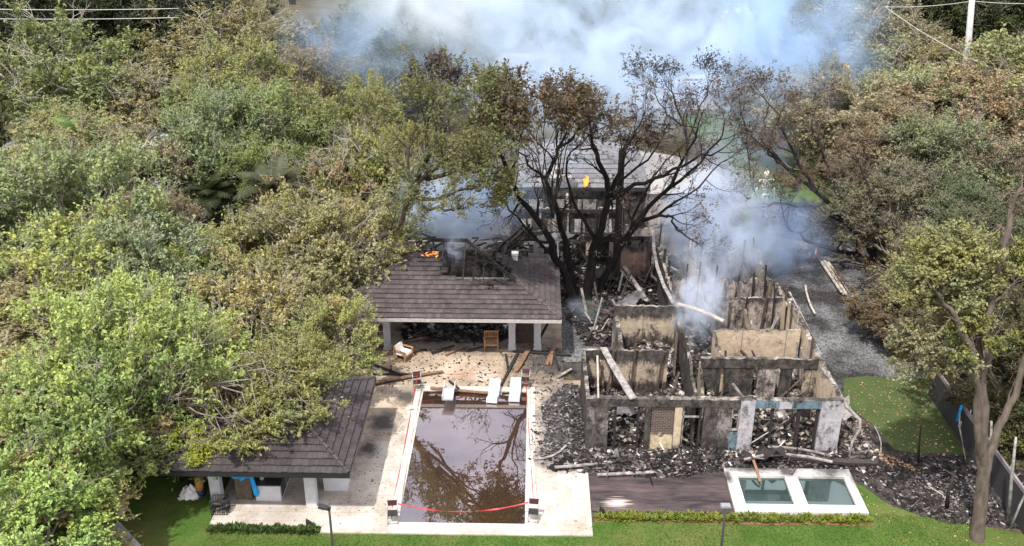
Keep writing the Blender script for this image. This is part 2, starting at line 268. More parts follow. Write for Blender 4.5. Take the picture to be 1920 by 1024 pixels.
M['rubdark']=isl('charred_rubble',[(0,(.012,.011,.012)),(.38,(.030,.026,.026)),(.62,(.06,.052,.05)),(.8,(.12,.10,.092)),(.91,(.22,.195,.18)),(.97,(.42,.39,.37))]); M['rubtile']=isl('broken_roof_tiles',[(0,(.025,.024,.026)),(.3,(.055,.052,.053)),(.58,(.10,.093,.09)),(.8,(.17,.155,.145)),(.93,(.28,.26,.24))])
M['rubash']=isl('ash_and_rubble',[(0,(.02,.018,.018)),(.35,(.05,.045,.04)),(.6,(.12,.105,.095)),(.8,(.24,.225,.22)),(.93,(.36,.36,.37)),(.98,(.2,.12,.07))]); M['litter']=isl('dry_leaf_litter',[(0,(.32,.2,.11)),(.4,(.42,.3,.19)),(.75,(.22,.13,.07))])
# ---------------------------------------------------------------- setting: ground, lawn, paving, drive
def sheet(name,poly,z,mat,label=None,cat=None,nsub=0,kind='structure',jit=0):
    mb=MB(); pts=[]
    k=len(poly)
    for i in range(k):
        a=Vector(poly[i]+(z,));b=Vector(poly[(i+1)%k]+(z,)); m=max(1,int((b-a).length/1.0)) if jit else 1
        for j in range(m):
            p=a.lerp(b,j/m)
            if jit: p+=Vector((random.uniform(-jit,jit),random.uniform(-jit,jit),0))
            pts.append(p)
    mb.add(pts,[tuple(range(len(pts)))]); o=mb.build(name,mat,org=(0,0,0)); o['kind']=kind
    if label:o['label']=label
    return o
sheet('ground',[(-700,-200),(700,-200),(700,1500),(-700,1500)],-.012,M['soil'])
sheet('lawn',[(-24,12),(40,12),(40,32),(24,34),(21.5,35.2),(19.0,35.9),(16.4,36.9),(15.6,38.4),(15.15,38.9),(15.0,37),(15.0,35.9),(2.6,35.6),(2.6,34.75),(-9.3,34.75),(-9.3,35.1),(-14,35.1),(-14,37.5),(-18,38.5),(-24,39)],-.006,M['lawn'],jit=.12)
sheet('turf_patch',[(17.3,48.2),(22.2,48.5),(21.3,45),(21.3,40.4),(18.2,40.7),(16.6,42.8),(16.4,45)],0.0,M['turf'],jit=.15)
sheet('gravel_drive',[(16.0,46),(22,45.8),(24,52),(24,75),(17.5,75),(15.2,62),(15.1,47)],-.002,M['gravel'],jit=.2)
sheet('ash_ground',[(2.7,39.1),(15.2,39.3),(16.2,37.2),(18.6,35.9),(22,35.5),(24,36),(24,41),(18,41.3),(16.6,46.5),(15.3,62),(15.3,78),(-2,78),(-10,68),(1.6,58),(1.7,50),(2.7,47)],.002,M['ash'],jit=.15)
sheet('gravel_court',[(1.7,49.5),(4.7,49.5),(4.9,57),(2.4,60),(1.6,57)],.008,M['gravel'],jit=.15)
def disc(cx,cy,r,n=48): return [(cx+r*math.cos(i*2*math.pi/n),cy+r*math.sin(i*2*math.pi/n)) for i in range(n)]
sheet('motor_court',disc(7.5,79,8.75),.014,M['court'])
sheet('front_lawn',[(15.0,66),(23,66),(26,82),(40,100),(13,100),(17,88),(17,76)],-.004,M['lawn'],jit=.3)
sheet('street',[(-20,104),(34,100),(52,126),(48,134),(28,112),(-20,113)],.0,M['court'],jit=.3)
sheet('far_pavement',[(-6,116),(20,114),(24,124),(-4,126)],.004,M['court'],jit=.3)
# paved deck round the pool (real slab with a hole for the pool), pool coping, pool shell and water
PX0,PX1,PY0,PY1=-5.8,-.21,35.35,46.3
mb=MB()
def slab(x0,x1,y0,y1,z1=.06,z0=-.3): mb.bb(x0,x1,y0,y1,z0,z1)
cp=.42
slab(-14.1,PX0-cp,35.02,60);slab(-9.13,PX0-cp,34.62,35.02);slab(PX0-cp,PX1+cp,PY1+cp,60);slab(PX1+cp,2.75,34.65,47.5);slab(PX1+cp,1.8,47.5,60);slab(PX0-cp,PX1+cp,34.62,PY0-cp)
mb.build('pool_deck',M['deck'],org=(0,0,0))['kind']='structure'
mb=MB(); mb.bb(PX0-cp,PX0,PY0-cp,PY1+cp,-.3,.066); mb.bb(PX1,PX1+cp,PY0-cp,PY1+cp,-.3,.066); mb.bb(PX0,PX1,PY0-cp,PY0,-.3,.066); mb.bb(PX0,PX1,PY1,PY1+cp,-.3,.066)
# floor of the shelf and pool walls below the coping
mb.build('pool_edge',M['coping'],org=(0,0,0))['kind']='structure'
mb=MB(); mb.add([(PX0,PY0,.02),(PX1,PY0,.02),(PX1,PY1,.02),(PX0,PY1,.02)],[(0,1,2,3)]); mb.build('pool_water',M['poolwater'],org=(0,0,0))['kind']='structure'
# burnt wooden deck: separate boards in one surface
mb=MB(); y=36.32
while y<39.1:
    mb.bb(2.78,9.16,y,y+.128,-.1,.055+random.uniform(-.006,.006)); y+=.14
mb.build('wooden_deck',M['decking'],org=(0,0,0))['kind']='structure'
# terrace with two tanks
mb=MB(); X0,X1,Y0,Y1=9.2,15.12,36.32,39.55; zt=.16
A=(9.75,11.95);B=(12.55,14.72);ya,yb=36.85,38.95
for q in((X0,A[0]),(A[1],B[0]),(B[1],X1)): mb.bb(q[0],q[1],Y0,Y1,-.2,zt)
for q in(A,B): mb.bb(q[0],q[1],Y0,ya,-.2,zt); mb.bb(q[0],q[1],yb,Y1,-.2,zt)
mb.build('tank_terrace',M['spawhite'],org=(0,0,0))['kind']='structure'
for q in(A,B):
    mb=MB(); mb.add([(q[0],ya,.03),(q[1],ya,.03),(q[1],yb,.03),(q[0],yb,.03)],[(0,1,2,3)]); mb.build('tank_water',M['spawater'],org=(0,0,0))['kind']='structure'
sheet('garden_path',[tuple(G(205,985)[:2]),tuple(G(225,980)[:2]),tuple(G(275,1035)[:2]),tuple(G(268,1060)[:2]),tuple(G(215,1060)[:2])],.03,M['concrete'])
# ---------------------------------------------------------------- roofs of separate tiles
def inside(p,poly):
    x,y=p;c=False;j=len(poly)-1
    for i in range(len(poly)):
        xi,yi=poly[i];xj,yj=poly[j]
        if (yi>y)!=(yj>y) and x<(xj-xi)*(y-yi)/(yj-yi)+xi: c=not c
        j=i
    return c
def tile_roof(parent,x0,x1,y0,y1,ez,rise,mat,hole=lambda x,y:False,tw=.24,td=.31,sides='FRLB',fascia=None,wob=.012,capr=.09,deckmat=None):
    hd=min(x1-x0,y1-y0)/2; k=rise/hd; ub=MB()
    for S in sides:
        mb=MB()
        if S in'FB': a0,a1=x0,x1
        else: a0,a1=y0,y1
        def W(a,d,dz):
            z=ez+k*d+dz
            return {'F':(a,y0+d,z),'B':(a,y1-d,z),'L':(x0+d,a,z),'R':(x1-d,a,z)}[S]
        d=-.04; row=0
        while d<hd-.02:
            d2=min(d+td*1.12,hd); lo=a0+max(d,0); hi=a1-max(d,0); a=a0+(row%2)*tw*.5-tw
            sag=wob*math.sin(row*1.7)
            while a<hi:
                l=max(a,lo); r=min(a+tw*.97,hi)
                if r-l>.03:
                    c=W((l+r)/2,(d+d2)/2,0)
                    if not hole(c[0],c[1]):
                        t=.105+random.uniform(-wob,wob)+sag*math.sin(a*.6); j=random.uniform(-.012,.012)
                        l2=min(max(l,a0+d2),r) ;r2=max(min(r,a1-d2),l)
                        if l2>r2: l2=r2=(l2+r2)/2
                        v=[W(l,d+j,t-.035),W(r,d+j,t-.035),W(r2,d2,-.0),W(l2,d2,-.0),W(l,d+j,t+.012),W(r,d+j,t+.012),W(r2,d2,.03),W(l2,d2,.03)]
                        mb.add(v,MB.BF)
                a+=tw
            # sheathing under this course
            n=max(1,int((hi-lo)/.8))
            for i in range(n):
                u0=lo+(hi-lo)*i/n;u1=lo+(hi-lo)*(i+1)/n; c=W((u0+u1)/2,(d+d2)/2,0)
                if not hole(c[0],c[1]):
                    dd=max(d,0); ub.add([W(u0,dd,-.03),W(u1,dd,-.03),W(u1,d2,-.03),W(u0,d2,-.03)],[(0,1,2,3)])
            d+=td; row+=1
        if mb.v: mb.build('roof_slope',mat,parent)
    ub.build('roof_sheathing',deckmat or M['underlay'],parent)
    def cap(p,q):
        cb=MB()
        p=Vector(p);q=Vector(q);L=(q-p).length; n=max(1,int(L/.38))
        for i in range(n):
            a=p.lerp(q,i/n);b=p.lerp(q,(i+1.15)/n)
            if hole(*((a+b)/2)[:2]): continue
            a=a+Vector((0,0,.07));b=b+Vector((0,0,.03)); cb.tube([a,b],[capr*1.15,capr*.85],6,0,False)
        if cb.v: cb.build('ridge_cap',mat,parent)
    rz=ez+rise
    if x1-x0>=y1-y0: r0=(x0+hd,(y0+y1)/2,rz); r1=(x1-hd,(y0+y1)/2,rz); c=[r0,r0,r1,r1]
    else: r0=((x0+x1)/2,y0+hd,rz); r1=((x0+x1)/2,y1-hd,rz); c=[r0,r1,r0,r1]
    for cn,q in zip([(x0,y0,ez),(x0,y1,ez),(x1,y0,ez),(x1,y1,ez)],c): cap(cn,q)
    if (Vector(r0)-Vector(r1)).length>.3: cap(r0,r1)
    fb=MB(); z0,z1=ez-.2,ez+.0; e=.05
    fb.bb(x0-e,x1+e,y0-e,y0,z0,z1); fb.bb(x0-e,x1+e,y1,y1+e,z0,z1); fb.bb(x0-e,x0,y0,y1,z0,z1); fb.bb(x1,x1+e,y0,y1,z0,z1); fb.build('fascia',fascia or M['fascia'],parent)
    sb=MB(); sb.add([(x0,y0,ez-.19),(x1,y0,ez-.19),(x1,y1,ez-.19),(x0,y1,ez-.19)],[(0,3,2,1)])
    return hd,k
# ---------------------------------------------------------------- loose rubble heaps (nobody could count the pieces)
def boxes_np(c,s,rot):                                          # many small boxes at once; rot = 3x3 per box
    n=len(c); u=np.array([(x,y,z) for z in(-.5,.5) for x,y in((-.5,-.5),(.5,-.5),(.5,.5),(-.5,.5))])
    V=u[None]*s[:,None,:]; V*=1+rng.uniform(-.18,.18,V.shape); V=np.einsum('nij,nkj->nki',rot,V)+c[:,None,:]
    F=(np.array(MB.BF)[None]+8*np.arange(n)[:,None,None]).reshape(-1,4); return V.reshape(-1,3),F
def rotm(n,tilt):
    a=rng.uniform(0,2*math.pi,n);b=rng.normal(0,tilt,n);c=rng.normal(0,tilt,n)
    ca,sa,cb,sb,cc,sc=np.cos(a),np.sin(a),np.cos(b),np.sin(b),np.cos(c),np.sin(c); z=np.zeros(n);o=np.ones(n)
    Rz=np.stack([ca,-sa,z,sa,ca,z,z,z,o],1).reshape(n,3,3);Rx=np.stack([o,z,z,z,cb,-sb,z,sb,cb],1).reshape(n,3,3);Ry=np.stack([cc,z,sc,z,o,z,-sc,z,cc],1).reshape(n,3,3)
    return Rz@Rx@Ry
def heap(name,label,poly,h,n,mat,smin=.06,smax=.4,z0=0.0,cat='rubble',long=.08,flat_=.35,base='ash',edge=.8,mound=True,tilt=.32,prof=None):
    n=int(n*1.5); smin*=.65; smax*=.72; long*=.4
    P_=np.array(poly);x0,y0=P_.min(0);x1,y1=P_.max(0)
    ph=rng.uniform(0,6,8)
    def hf(x,y):
        q=.55+.25*np.sin(x*1.3+ph[0])*np.cos(y*1.1+ph[1])+.2*np.sin(x*2.9+ph[2]+y*1.7)*np.cos(y*3.1+ph[3])+.1*np.sin(x*6+ph[4])*np.sin(y*5.3+ph[5])
        return np.clip(q,0,1.2)*h
    pts=[]
    while len(pts)<n:
        x=random.uniform(x0,x1);y=random.uniform(y0,y1)
        if inside((x,y),poly): pts.append((x,y))
    pts=np.array(pts)
    ed=np.full(n,9.0)
    for i in range(len(poly)):
        a=P_[i];b=P_[(i+1)%len(poly)];ab=b-a; t=np.clip(((pts-a)@ab)/(ab@ab),0,1); ed=np.minimum(ed,np.linalg.norm(pts-(a+t[:,None]*ab),axis=1))
    fall=np.clip(ed/edge,0,1)
    z=hf(pts[:,0],pts[:,1])*fall*(prof(pts[:,0],pts[:,1]) if prof else 1)
    s=np.exp(rng.uniform(math.log(smin),math.log(smax),n)); S=np.stack([s*rng.uniform(.7,1.6,n),s*rng.uniform(.4,1,n),s*rng.uniform(.08,flat_,n)],1)
    lg=rng.random(n)<long; S[lg,0]*=rng.uniform(2.5,5,lg.sum()); S[lg,1]*=.35; S[lg,2]*=.8
    c=np.stack([pts[:,0],pts[:,1],z0+z+s*.08],1); V,F=boxes_np(c,S,rotm(n,tilt)); mi=np.zeros(len(F))
    if mound:
        nx=max(4,int((x1-x0)/.3));ny=max(4,int((y1-y0)/.3)); gx=np.linspace(x0,x1,nx);gy=np.linspace(y0,y1,ny); XX,YY=np.meshgrid(gx,gy); q=np.stack([XX.ravel(),YY.ravel()],1)
        e2=np.full(len(q),9.0)
        for i in range(len(poly)):
            a=P_[i];b=P_[(i+1)%len(poly)];ab=b-a; t=np.clip(((q-a)@ab)/(ab@ab),0,1); e2=np.minimum(e2,np.linalg.norm(q-(a+t[:,None]*ab),axis=1))
        ins=np.array([inside(tuple(p),poly) for p in q]); zz=hf(q[:,0],q[:,1])*np.clip(e2/edge,0,1)*ins*(prof(q[:,0],q[:,1]) if prof else 1)-.03*(~ins)+rng.uniform(-.03,.03,len(q))*ins
        GV=np.stack([q[:,0],q[:,1],z0+zz],1); fi=[]
        for j in range(ny-1):
            for i in range(nx-1):
                a=j*nx+i
                if ins[a] or ins[a+1] or ins[a+nx] or ins[a+nx+1]: fi.append((a,a+1,a+nx+1,a+nx))
        fi=np.array(fi)+len(V); V=np.vstack([V,GV]); F=np.vstack([F,fi]); mi=np.concatenate([mi,np.ones(len(fi))])
    o=mesh_np(name,V,F,[mat,M[base]],None,(float(pts[:,0].mean()),float(pts[:,1].mean()),z0),mi); tag(o,label,cat,None,'stuff'); return o
# ---------------------------------------------------------------- pavilion by the pool
pav=T('pool_pavilion','long tiled hip roof pavilion with a burnt hole in its roof and white columns','pavilion',(-4.8,54.5,.06))
keepF=[(-11.6,49),(1.9,49),(-.9,51.6),(-1.1,51.25),(-1.8,51.3),(-2.5,51.15),(-3,51.5),(-4,51.7),(-5.2,52),(-5.35,53.4),(-7.1,53.45),(-11.6,54)]
keepR=[(1.9,48.8),(1.8,55.2),(.25,58.3),(.05,56.4),(-.4,55.5),(-1.0,54.3),(-2.0,54.4),(-1.9,53.3),(-1.2,52.9),(-1.15,51.9),(-.4,51.0)]
hole=lambda x,y: not(inside((x,y),keepF) or inside((x,y),keepR) or (x<-7.3+.3*math.sin(y*3) and y<56+.4*math.sin(x*4)))
tile_roof(pav,-11.3,1.62,49.2,60,2.9,2.5,M['tile'],hole,fascia=M['fasciaw'])
for x,y,m in((-8.34,50.85,0),(-1.12,50.95,0),(.35,51.0,0),(-8.3,58.6,1),(-1.1,58.7,1),(-11,50.8,0)):
    mb=MB(); mb.bb(x-.19,x+.19,y-.19,y+.19,.06,2.72); mb.bb(x-.24,x+.24,y-.24,y+.24,.06,.2); mb.bb(x-.22,x+.22,y-.22,y+.22,2.55,2.71); mb.build('column',M['paintcol'],pav)
mb=MB(); mb.bb(-.9,.12,51.6,51.9,.06,2.7); mb.build('brick_panel',M['burntwood'],pav)
mb=MB(); mb.bb(-11,1.3,50.75,51.05,2.62,2.86); mb.bb(-11,-10.7,51.05,58.8,2.62,2.86); mb.bb(1.0,1.3,51.05,55,2.62,2.86); mb.build('eave_beam',M['char'],pav)
mb=MB(); mb.bb(-5.2,-1.3,53.9,54.15,2.75,3.1); mb.build('ceiling_beam',M['grey_wood'],pav)
mb=MB(); mb.bb(-9,0,59.2,59.4,.06,2.6); mb.build('rear_wall',M['dark'],pav)
kk=2.5/5.4
def rz(y): return 2.84+kk*(y-49.2) if y<54.6 else 2.84+kk*(60-y)
rid=[]
for i,x in enumerate(np.arange(-10.2,1,.62)):                    # charred rafters, some snapped
    for s in(0,1):
        mb=MB(); d=min(5.4,x+11.3,1.62-x)
        y1=49.2+d if s==0 else 60-d; y0=49.3 if s==0 else 59.9
        if s==0 and -5.4<x<-1 : y0_=51.6+random.uniform(-.3,.2); 
        else: y0_=y0
        if s==1 and random.random()<.45: continue
        if s==0 and random.random()<.12: continue
        a=(x+random.uniform(-.05,.05),y0_,rz(y0_)-.07); b=(x+random.uniform(-.15,.15),y1,rz(y1)-.07-random.uniform(0,.12))
        if s==1 and random.random()<.4: b=(x+random.uniform(-.5,.5),y1,rz(y1)-random.uniform(.5,1.5))
        mb.beam(a,b,.07,.15); mb.build('rafter',M['char'],pav)
mb=MB(); mb.beam((-6.2,54.6,5.3),(-3.8,54.6,5.28),.1,.22); mb.beam((-3.8,54.6,5.25),(1.4,49.5,2.95),.1,.2); mb.beam((-6,54.6,5.3),(-10.9,49.6,2.95),.1,.2); mb.build('ridge_beam',M['char'],pav)
for i in range(60):
    mb=MB(); x=random.uniform(-8,-.8);y=random.uniform(52.2,57); a=Vector((x,y,rz(y)-.05+random.uniform(-.5,.25))); L=random.uniform(.4,1.7); an=random.uniform(0,6.3)
    mb.beam(a,a+Vector((math.cos(an)*L,math.sin(an)*L*.6,random.uniform(-.4,.4))),random.uniform(.03,.07),random.uniform(.03,.1)); mb.build('broken_batten',M['char'],pav)
heap('debris_heap','black heap of burnt timber and tiles under the pavilion roof',[(-7.6,51.9),(-2,51.6),(-.6,53),(-1,58.5),(-8,58.5)],.85,2300,M['rubdark'],.08,.5,.06,long=.2,base='char',edge=1.2)
heap('debris_heap','dark burnt wreckage sloping up behind the pavilion roof beside the tree',[(-2.5,58.5),(1.5,57.5),(3.5,60),(3,66),(-4,66)],2.3,1600,M['rubdark'],.1,.6,0,long=.3,edge=1.8)
# charred timber bundle leaning up behind the roof
gB='charred timbers of the collapsed wing'
for i in range(26):
    a=P(925+random.uniform(-22,22),492+random.uniform(-14,14),58.2+random.uniform(0,1)); b=P(988+random.uniform(-22,12),432+random.uniform(-12,16),61+random.uniform(-1,1)); a=a.lerp(b,random.uniform(-.1,.35))
    mb=MB(); mb.beam(a,b,random.uniform(.06,.14),random.uniform(.06,.16),roll=random.uniform(0,1)); tag(mb.build('charred_timber',M['char'],org=tuple(a)),'charred timber in the jagged bundle behind the right end of the pavilion roof','timber',gB)
# timbers lying on the paving: (px,py)-(px,py), width, material, label
planks=[((691,681),(771,709),.14,'char','black charred plank crossing the others at the left end of the pool deck pile'),
((687,701),(790,702),.11,'char','thin black plank lying left to right at the back of the deck pile'),
((698,717),(831,696),.2,'wood','long brown scorched plank pointing at the left rear folding chair'),
((700,722),(800,702),.13,'char','blackened plank along the front edge of the brown one, beside the gazebo roof'),
((807,727),(916,737),.19,'wood','brown timber lying along the rear edge of the pool'),
((842,714),(861,729),.09,'char','short black stick just behind the pool'),
((971,662),(940,722),.17,'char','black beam slanting down behind the middle lounger'),
((948,664),(952,690),.12,'char','short black beam forming a V behind the middle lounger'),
((991,655),(968,696),.26,'wood','wide tan scorched board in front of the brick panel'),
((1040,650),(1025,684),.24,'wood','tan plank standing out at the right of the pavilion front'),
((1037,655),(1033,684),.14,'wood','narrow brown plank lying against the tan one right of the pavilion'),
((1038,662),(1048,692),.12,'char','black plank end right of the pavilion front'),
((962,659),(1071,666),.13,'char','long black beam along the front of the right column'),
((1002,652),(1022,616),.16,'char','black post leaning up right of the right column'),
((809,662),(852,648),.13,'char','black timber in front of the pavilion debris, left of the wooden chair'),
((836,666),(868,650),.15,'wood','brown timber in front of the pavilion debris, under the burnt hole'),
((760,640),(805,632),.14,'wood','orange brown board inside the pavilion at the left'),
((745,612),(815,616),.12,'wood','orange brown shelf board deep inside the pavilion'),
((745,668),(800,655),.1,'char','black batten behind the cushioned armchair'),
((1045,708),(1072,692),.16,'grey_wood','short ash grey board at the left of the tile heap'),
((876,658),(905,650),.1,'char','thin black batten in front of the wooden chair')]
for i,(a,b,wd,m,lb) in enumerate(planks):
    z=.13+.035*(i%3); A_=G(*a,z);B_=G(*b,z)
    if 'leaning' in lb: B_=G(*b,1.0); B_=A_+(B_-A_).normalized()*2.0
    mb=MB(); k=random.uniform(.3,.7); C_=A_.lerp(B_,k)+Vector((0,0,.012)); mb.beam(A_,C_,wd,.07,roll=.03,w2=wd*1.03); mb.beam(C_,B_,wd*1.03,.07,w2=wd*random.uniform(.6,1)); tag(mb.build('charred_plank',M[m],org=tuple(A_)),lb,'plank','burnt planks on the pool deck')
heap('deck_debris','scattered black cinders and splinters on the paving in front of the pavilion',[(-10.5,45.5),(-5.5,46.9),(0.6,46.6),(2.3,47),(1.5,51.5),(-10.5,51)],.02,900,M['rubdark'],.03,.16,.06,mound=False,tilt=.1)
heap('deck_debris','fine black cinders strewn along the left side of the pool',[(-9.5,36),(-6.4,36),(-6.4,45.5),(-9,45.5)],.01,260,M['rubdark'],.02,.08,.06,mound=False,tilt=.1)
# ---------------------------------------------------------------- gazebo with outdoor kitchen
gz=T('gazebo','small dark tiled gazebo with white columns and an outdoor kitchen, at the lower left','gazebo',(-11.4,39.2,.06))
tile_roof(gz,-16.2,-7.8,35.25,43.1,2.7,1.9,M['tile2'],fascia=M['black'])
for x,y in((-9.85,36.55),(-14.15,36.6),(-9.0,41.7),(-14.9,41.9)):
    mb=MB(); mb.bb(x-.24,x+.24,y-.2,y+.2,.06,2.5); mb.build('column',M['paintcol'],gz)
mb=MB(); mb.bb(-14.6,-10.4,41.3,41.5,.06,2.5); mb.build('rear_wall',M['char'],gz)
mb=MB(); mb.bb(-15.4,-8.4,36.4,36.7,2.32,2.5); mb.bb(-15.4,-15.1,36.7,42,2.32,2.5); mb.bb(-8.7,-8.4,36.7,42,2.32,2.5); mb.build('eave_beam',M['paint'],gz)
kt=T('kitchen_island','white outdoor kitchen island with dark granite top under the gazebo','counter',(-11.9,38,.06))
mb=MB(); mb.bb(-12.45,-11.3,36.7,39.9,.06,.92); mb.build('cabinet',M['paint'],kt)
mb=MB(); mb.bb(-12.5,-11.25,36.64,39.95,.922,.98); mb.build('worktop',M['granite'],kt)
for j in range(3):
    y=36.85+j*1.0; mb=MB(); mb.bb(-11.297,-11.27,y,y+.85,.2,.85); cd_=mb.build('cupboard_door',M['granite'],kt); mb=MB(); mb.bb(-11.268,-11.25,y+.1,y+.75,.78,.8); mb.build('handle',M['steel'],cd_)
mb=MB(); mb.bb(-12.1,-11.5,38.2,39.2,.982,1.22); mb.tube([(-11.45,38.25,1.15),(-11.45,39.15,1.15)],.02); mb.build('grill',M['steel'],kt)
b_=T('plastic_jug','small white and blue plastic jug on the granite worktop','jug',(-12.2,37.1,.98)); mb=MB(); mb.tube([(-12.2,37.1,.98),(-12.2,37.1,1.2),(-12.2,37.1,1.28)],[.11,.11,.04],10); mb.build('jug_body',M['plastic'],b_); mb=MB(); mb.tube([(-12.2,37.1,1.281),(-12.2,37.1,1.34)],.035,8); mb.build('cap',M['bluetarp'],b_)
cb_=T('storage_cabinet','low white cabinet with a small dark handle beside the gazebo front right column','cabinet',(-8.95,37.9,.06)); mb=MB(); mb.bb(-9.5,-8.42,37.5,38.3,.06,1.0); mb.build('cabinet_body',M['paint'],cb_); mb=MB(); mb.bb(-9.55,-8.37,37.45,38.35,1.002,1.05); mb.build('lid',M['grey_wood'],cb_); mb=MB(); mb.bb(-9.32,-9.16,37.46,37.498,.8,.9); mb.build('handle',M['black'],cb_)
hw=T('hot_water_cupboard','tall brown wooden cupboard half covered by the blue tarp','cupboard',(-13.0,37.0,.06)); mb=MB(); mb.bb(-13.35,-12.62,36.75,37.4,.1,1.85); mb.build('cupboard_body',flat('brown_olive_wood',(.10,.075,.05),.7,var=.5,sc=6),hw)
for x in(-13.3,-12.67):
    for y in(36.8,37.35): mb=MB(); mb.bb(x-.04,x+.04,y-.04,y+.04,-.0+.06,.1); mb.build('foot',M['black'],hw)
mb=MB(); mb.bb(-13.1,-12.85,36.72,36.748,1.2,1.24); mb.build('handle',M['steel'],hw)
# tarp: draped folded sheet with a hanging tail
nx,ny=14,16; vs=[];
for j in range(ny):
    for i in range(nx):
        u=i/(nx-1);v=j/(ny-1); x=-13.45+1.0*u; fold=.05*math.sin(u*19+v*3)+.03*math.sin(v*17+u*5)
        if v<.35: y=37.3-(v/.35)*.62; z=1.93+fold*.6
        else: y=36.66+fold; z=1.93-(v-.35)/.65*(.75-.55*abs(u-.45))
        vs.append((x+.04*math.sin(v*9),y,z))
mb=MB(); mb.add(vs,[(j*nx+i,j*nx+i+1,(j+1)*nx+i+1,(j+1)*nx+i) for j in range(ny-1) for i in range(nx-1)],0,True)
mb.tube([(-12.55,36.62,1.9),(-12.5,36.58,1.5),(-12.42,36.56,1.0),(-12.36,36.6,.55),(-12.36,36.6,.42)],[.09,.1,.11,.13,.08],9)
tag(mb.build('blue_tarp',M['bluetarp']),'bright blue tarp bunched over the brown cupboard with a tail hanging down','tarp')
bk=T('log_basket','black iron basket of firewood at the gazebo front left column','basket',(-13.85,35.9,.06))
mb=MB()
for x in np.linspace(-14.2,-13.5,8):
    for y in(35.65,36.2): mb.tube([(x,y,.06),(x,y,.75)],.016,4)
for y in np.linspace(35.65,36.2,6):
    for x in(-14.2,-13.5): mb.tube([(x,y,.06),(x,y,.75)],.016,4)
for z in(.08,.4,.75):
    mb.tube([(-14.2,35.65,z),(-13.5,35.65,z),(-13.5,36.2,z),(-14.2,36.2,z),(-14.2,35.65,z)],.02,4)
mb.build('basket_frame',M['black'],bk)
mb=MB()
for i in range(22):
    a=Vector((random.uniform(-14.1,-13.6),random.uniform(35.7,36.15),.12+i*.022)); an=random.uniform(0,3.1); q=Vector((math.cos(an),math.sin(an)*.7,random.uniform(-.2,.2)))*.2
    mb.tube([a-q,a+q],random.uniform(.035,.06),6)
mb.build('firewood',M['rubdark'],bk)
# things left in the shade at the edge of the lawn
mb=MB(); c=G(357,928,.05); vs=[]; nq=15
for jj in range(nq):
    for ii in range(nq):
        u=ii/(nq-1)-.5;v=jj/(nq-1)-.5; r_=max(0,1-2.2*math.hypot(u,v)); vs.append((c.x+u*.95+.05*math.sin(v*23),c.y+v*.8+.05*math.sin(u*19),c.z+.62*r_**.6*(.75+.35*math.sin(u*17+v*9)*math.cos(v*21))+random.uniform(0,.04)))
mb.add(vs,[(a*nq+b_,a*nq+b_+1,(a+1)*nq+b_+1,(a+1)*nq+b_) for a in range(nq-1) for b_ in range(nq-1)],0,False)
tag(mb.build('white_cloth',M['cushion']),'crumpled white cloth lying in the shade left of the gazebo','cloth')
g_=G(376,928,0); t_=T('canvas_bag','upright ochre bag with a dark blue base in the shade left of the gazebo','bag',tuple(g_)); mb=MB(); mb.tube([g_+Vector((0,0,.3)),g_+Vector((.02,0,.6)),g_+Vector((.0,0,.95)),g_+Vector((.02,0,1.15))],[.17,.2,.16,.05],9); mb.build('bag_body',M['ochre'],t_); mb=MB(); mb.tube([g_,g_+Vector((0,0,.3))],[.26,.19],9); mb.build('base',flat('navy_cloth',(.02,.03,.08)),t_)
mb=MB(); tp=G(197,985,1.3)
for an in(0,2.1,4.2): mb.tube([tp,(tp.x+.35*math.cos(an),tp.y+.35*math.sin(an),0)],.03,5)
mb.ball(tp,.09); tag(mb.build('tripod_stand',M['black']),'black tripod stand beside the pale path at the bottom left','tripod')
# ---------------------------------------------------------------- loungers, chairs, tape
def chaise(label,x,y,rz,tip=0,flip=False):
    t=T('pool_lounger',label,'lounger',(x,y,.03),'white loungers on the pool shelf'); t.rotation_euler=(tip,0,rz); t.scale=(.85,.78,.72)
    W_=.33; prof=[(-.98,.12),(-.9,.30),(-.72,.37),(-.45,.24),(-.2,.16),(.05,.2),(.4,.42),(.75,.66),(1.0,.84)] # y,z from foot to head
    mb=MB(); n=len(prof); th=.07
    top=[(-W_,y_,z_) for y_,z_ in prof]+[(W_,y_,z_) for y_,z_ in prof]; bot=[(a,b,c-th) for a,b,c in top]; vs=top+bot; fs=[]
    for i in range(n-1):
        fs+=[(i,n+i,n+i+1,i+1),(2*n+i,2*n+i+1,3*n+i+1,3*n+i),(i,i+1,2*n+i+1,2*n+i),(n+i,3*n+i,3*n+i+1,n+i+1)]
    fs+=[(0,2*n,3*n,n),(n-1,2*n-1,4*n-1,3*n-1)]
    mb.add(vs,fs); me=mb.build('seat_shell',M['plastic'],t,org=(0,0,0))
    for s in(-1,1):
        mb=MB(); pr=[(-.88,.0),(-.88,.22),(-.45,.16),(-.2,.08),(.05,.12),(.75,.58),(.75,.0),(.55,.0),(.3,.2),(-.1,.02),(-.5,.0)]
        mb.ext([(s*W_-.02,a,b) for a,b in pr],(.04,0,0)); mb.build('side_panel',M['plastic'],t,org=(0,0,0))
    return t
chaise('white lounger, middle one of the three on the pool shelf',-2.0,45.85,R(-6))
chaise('white lounger, right one of the three on the pool shelf',-.85,46.0,R(-3))
t=chaise('white lounger turned over on its face, left one on the pool shelf',-4.35,45.45,R(4)); t.rotation_euler=(R(168),0,R(178)); t.location.z=.72
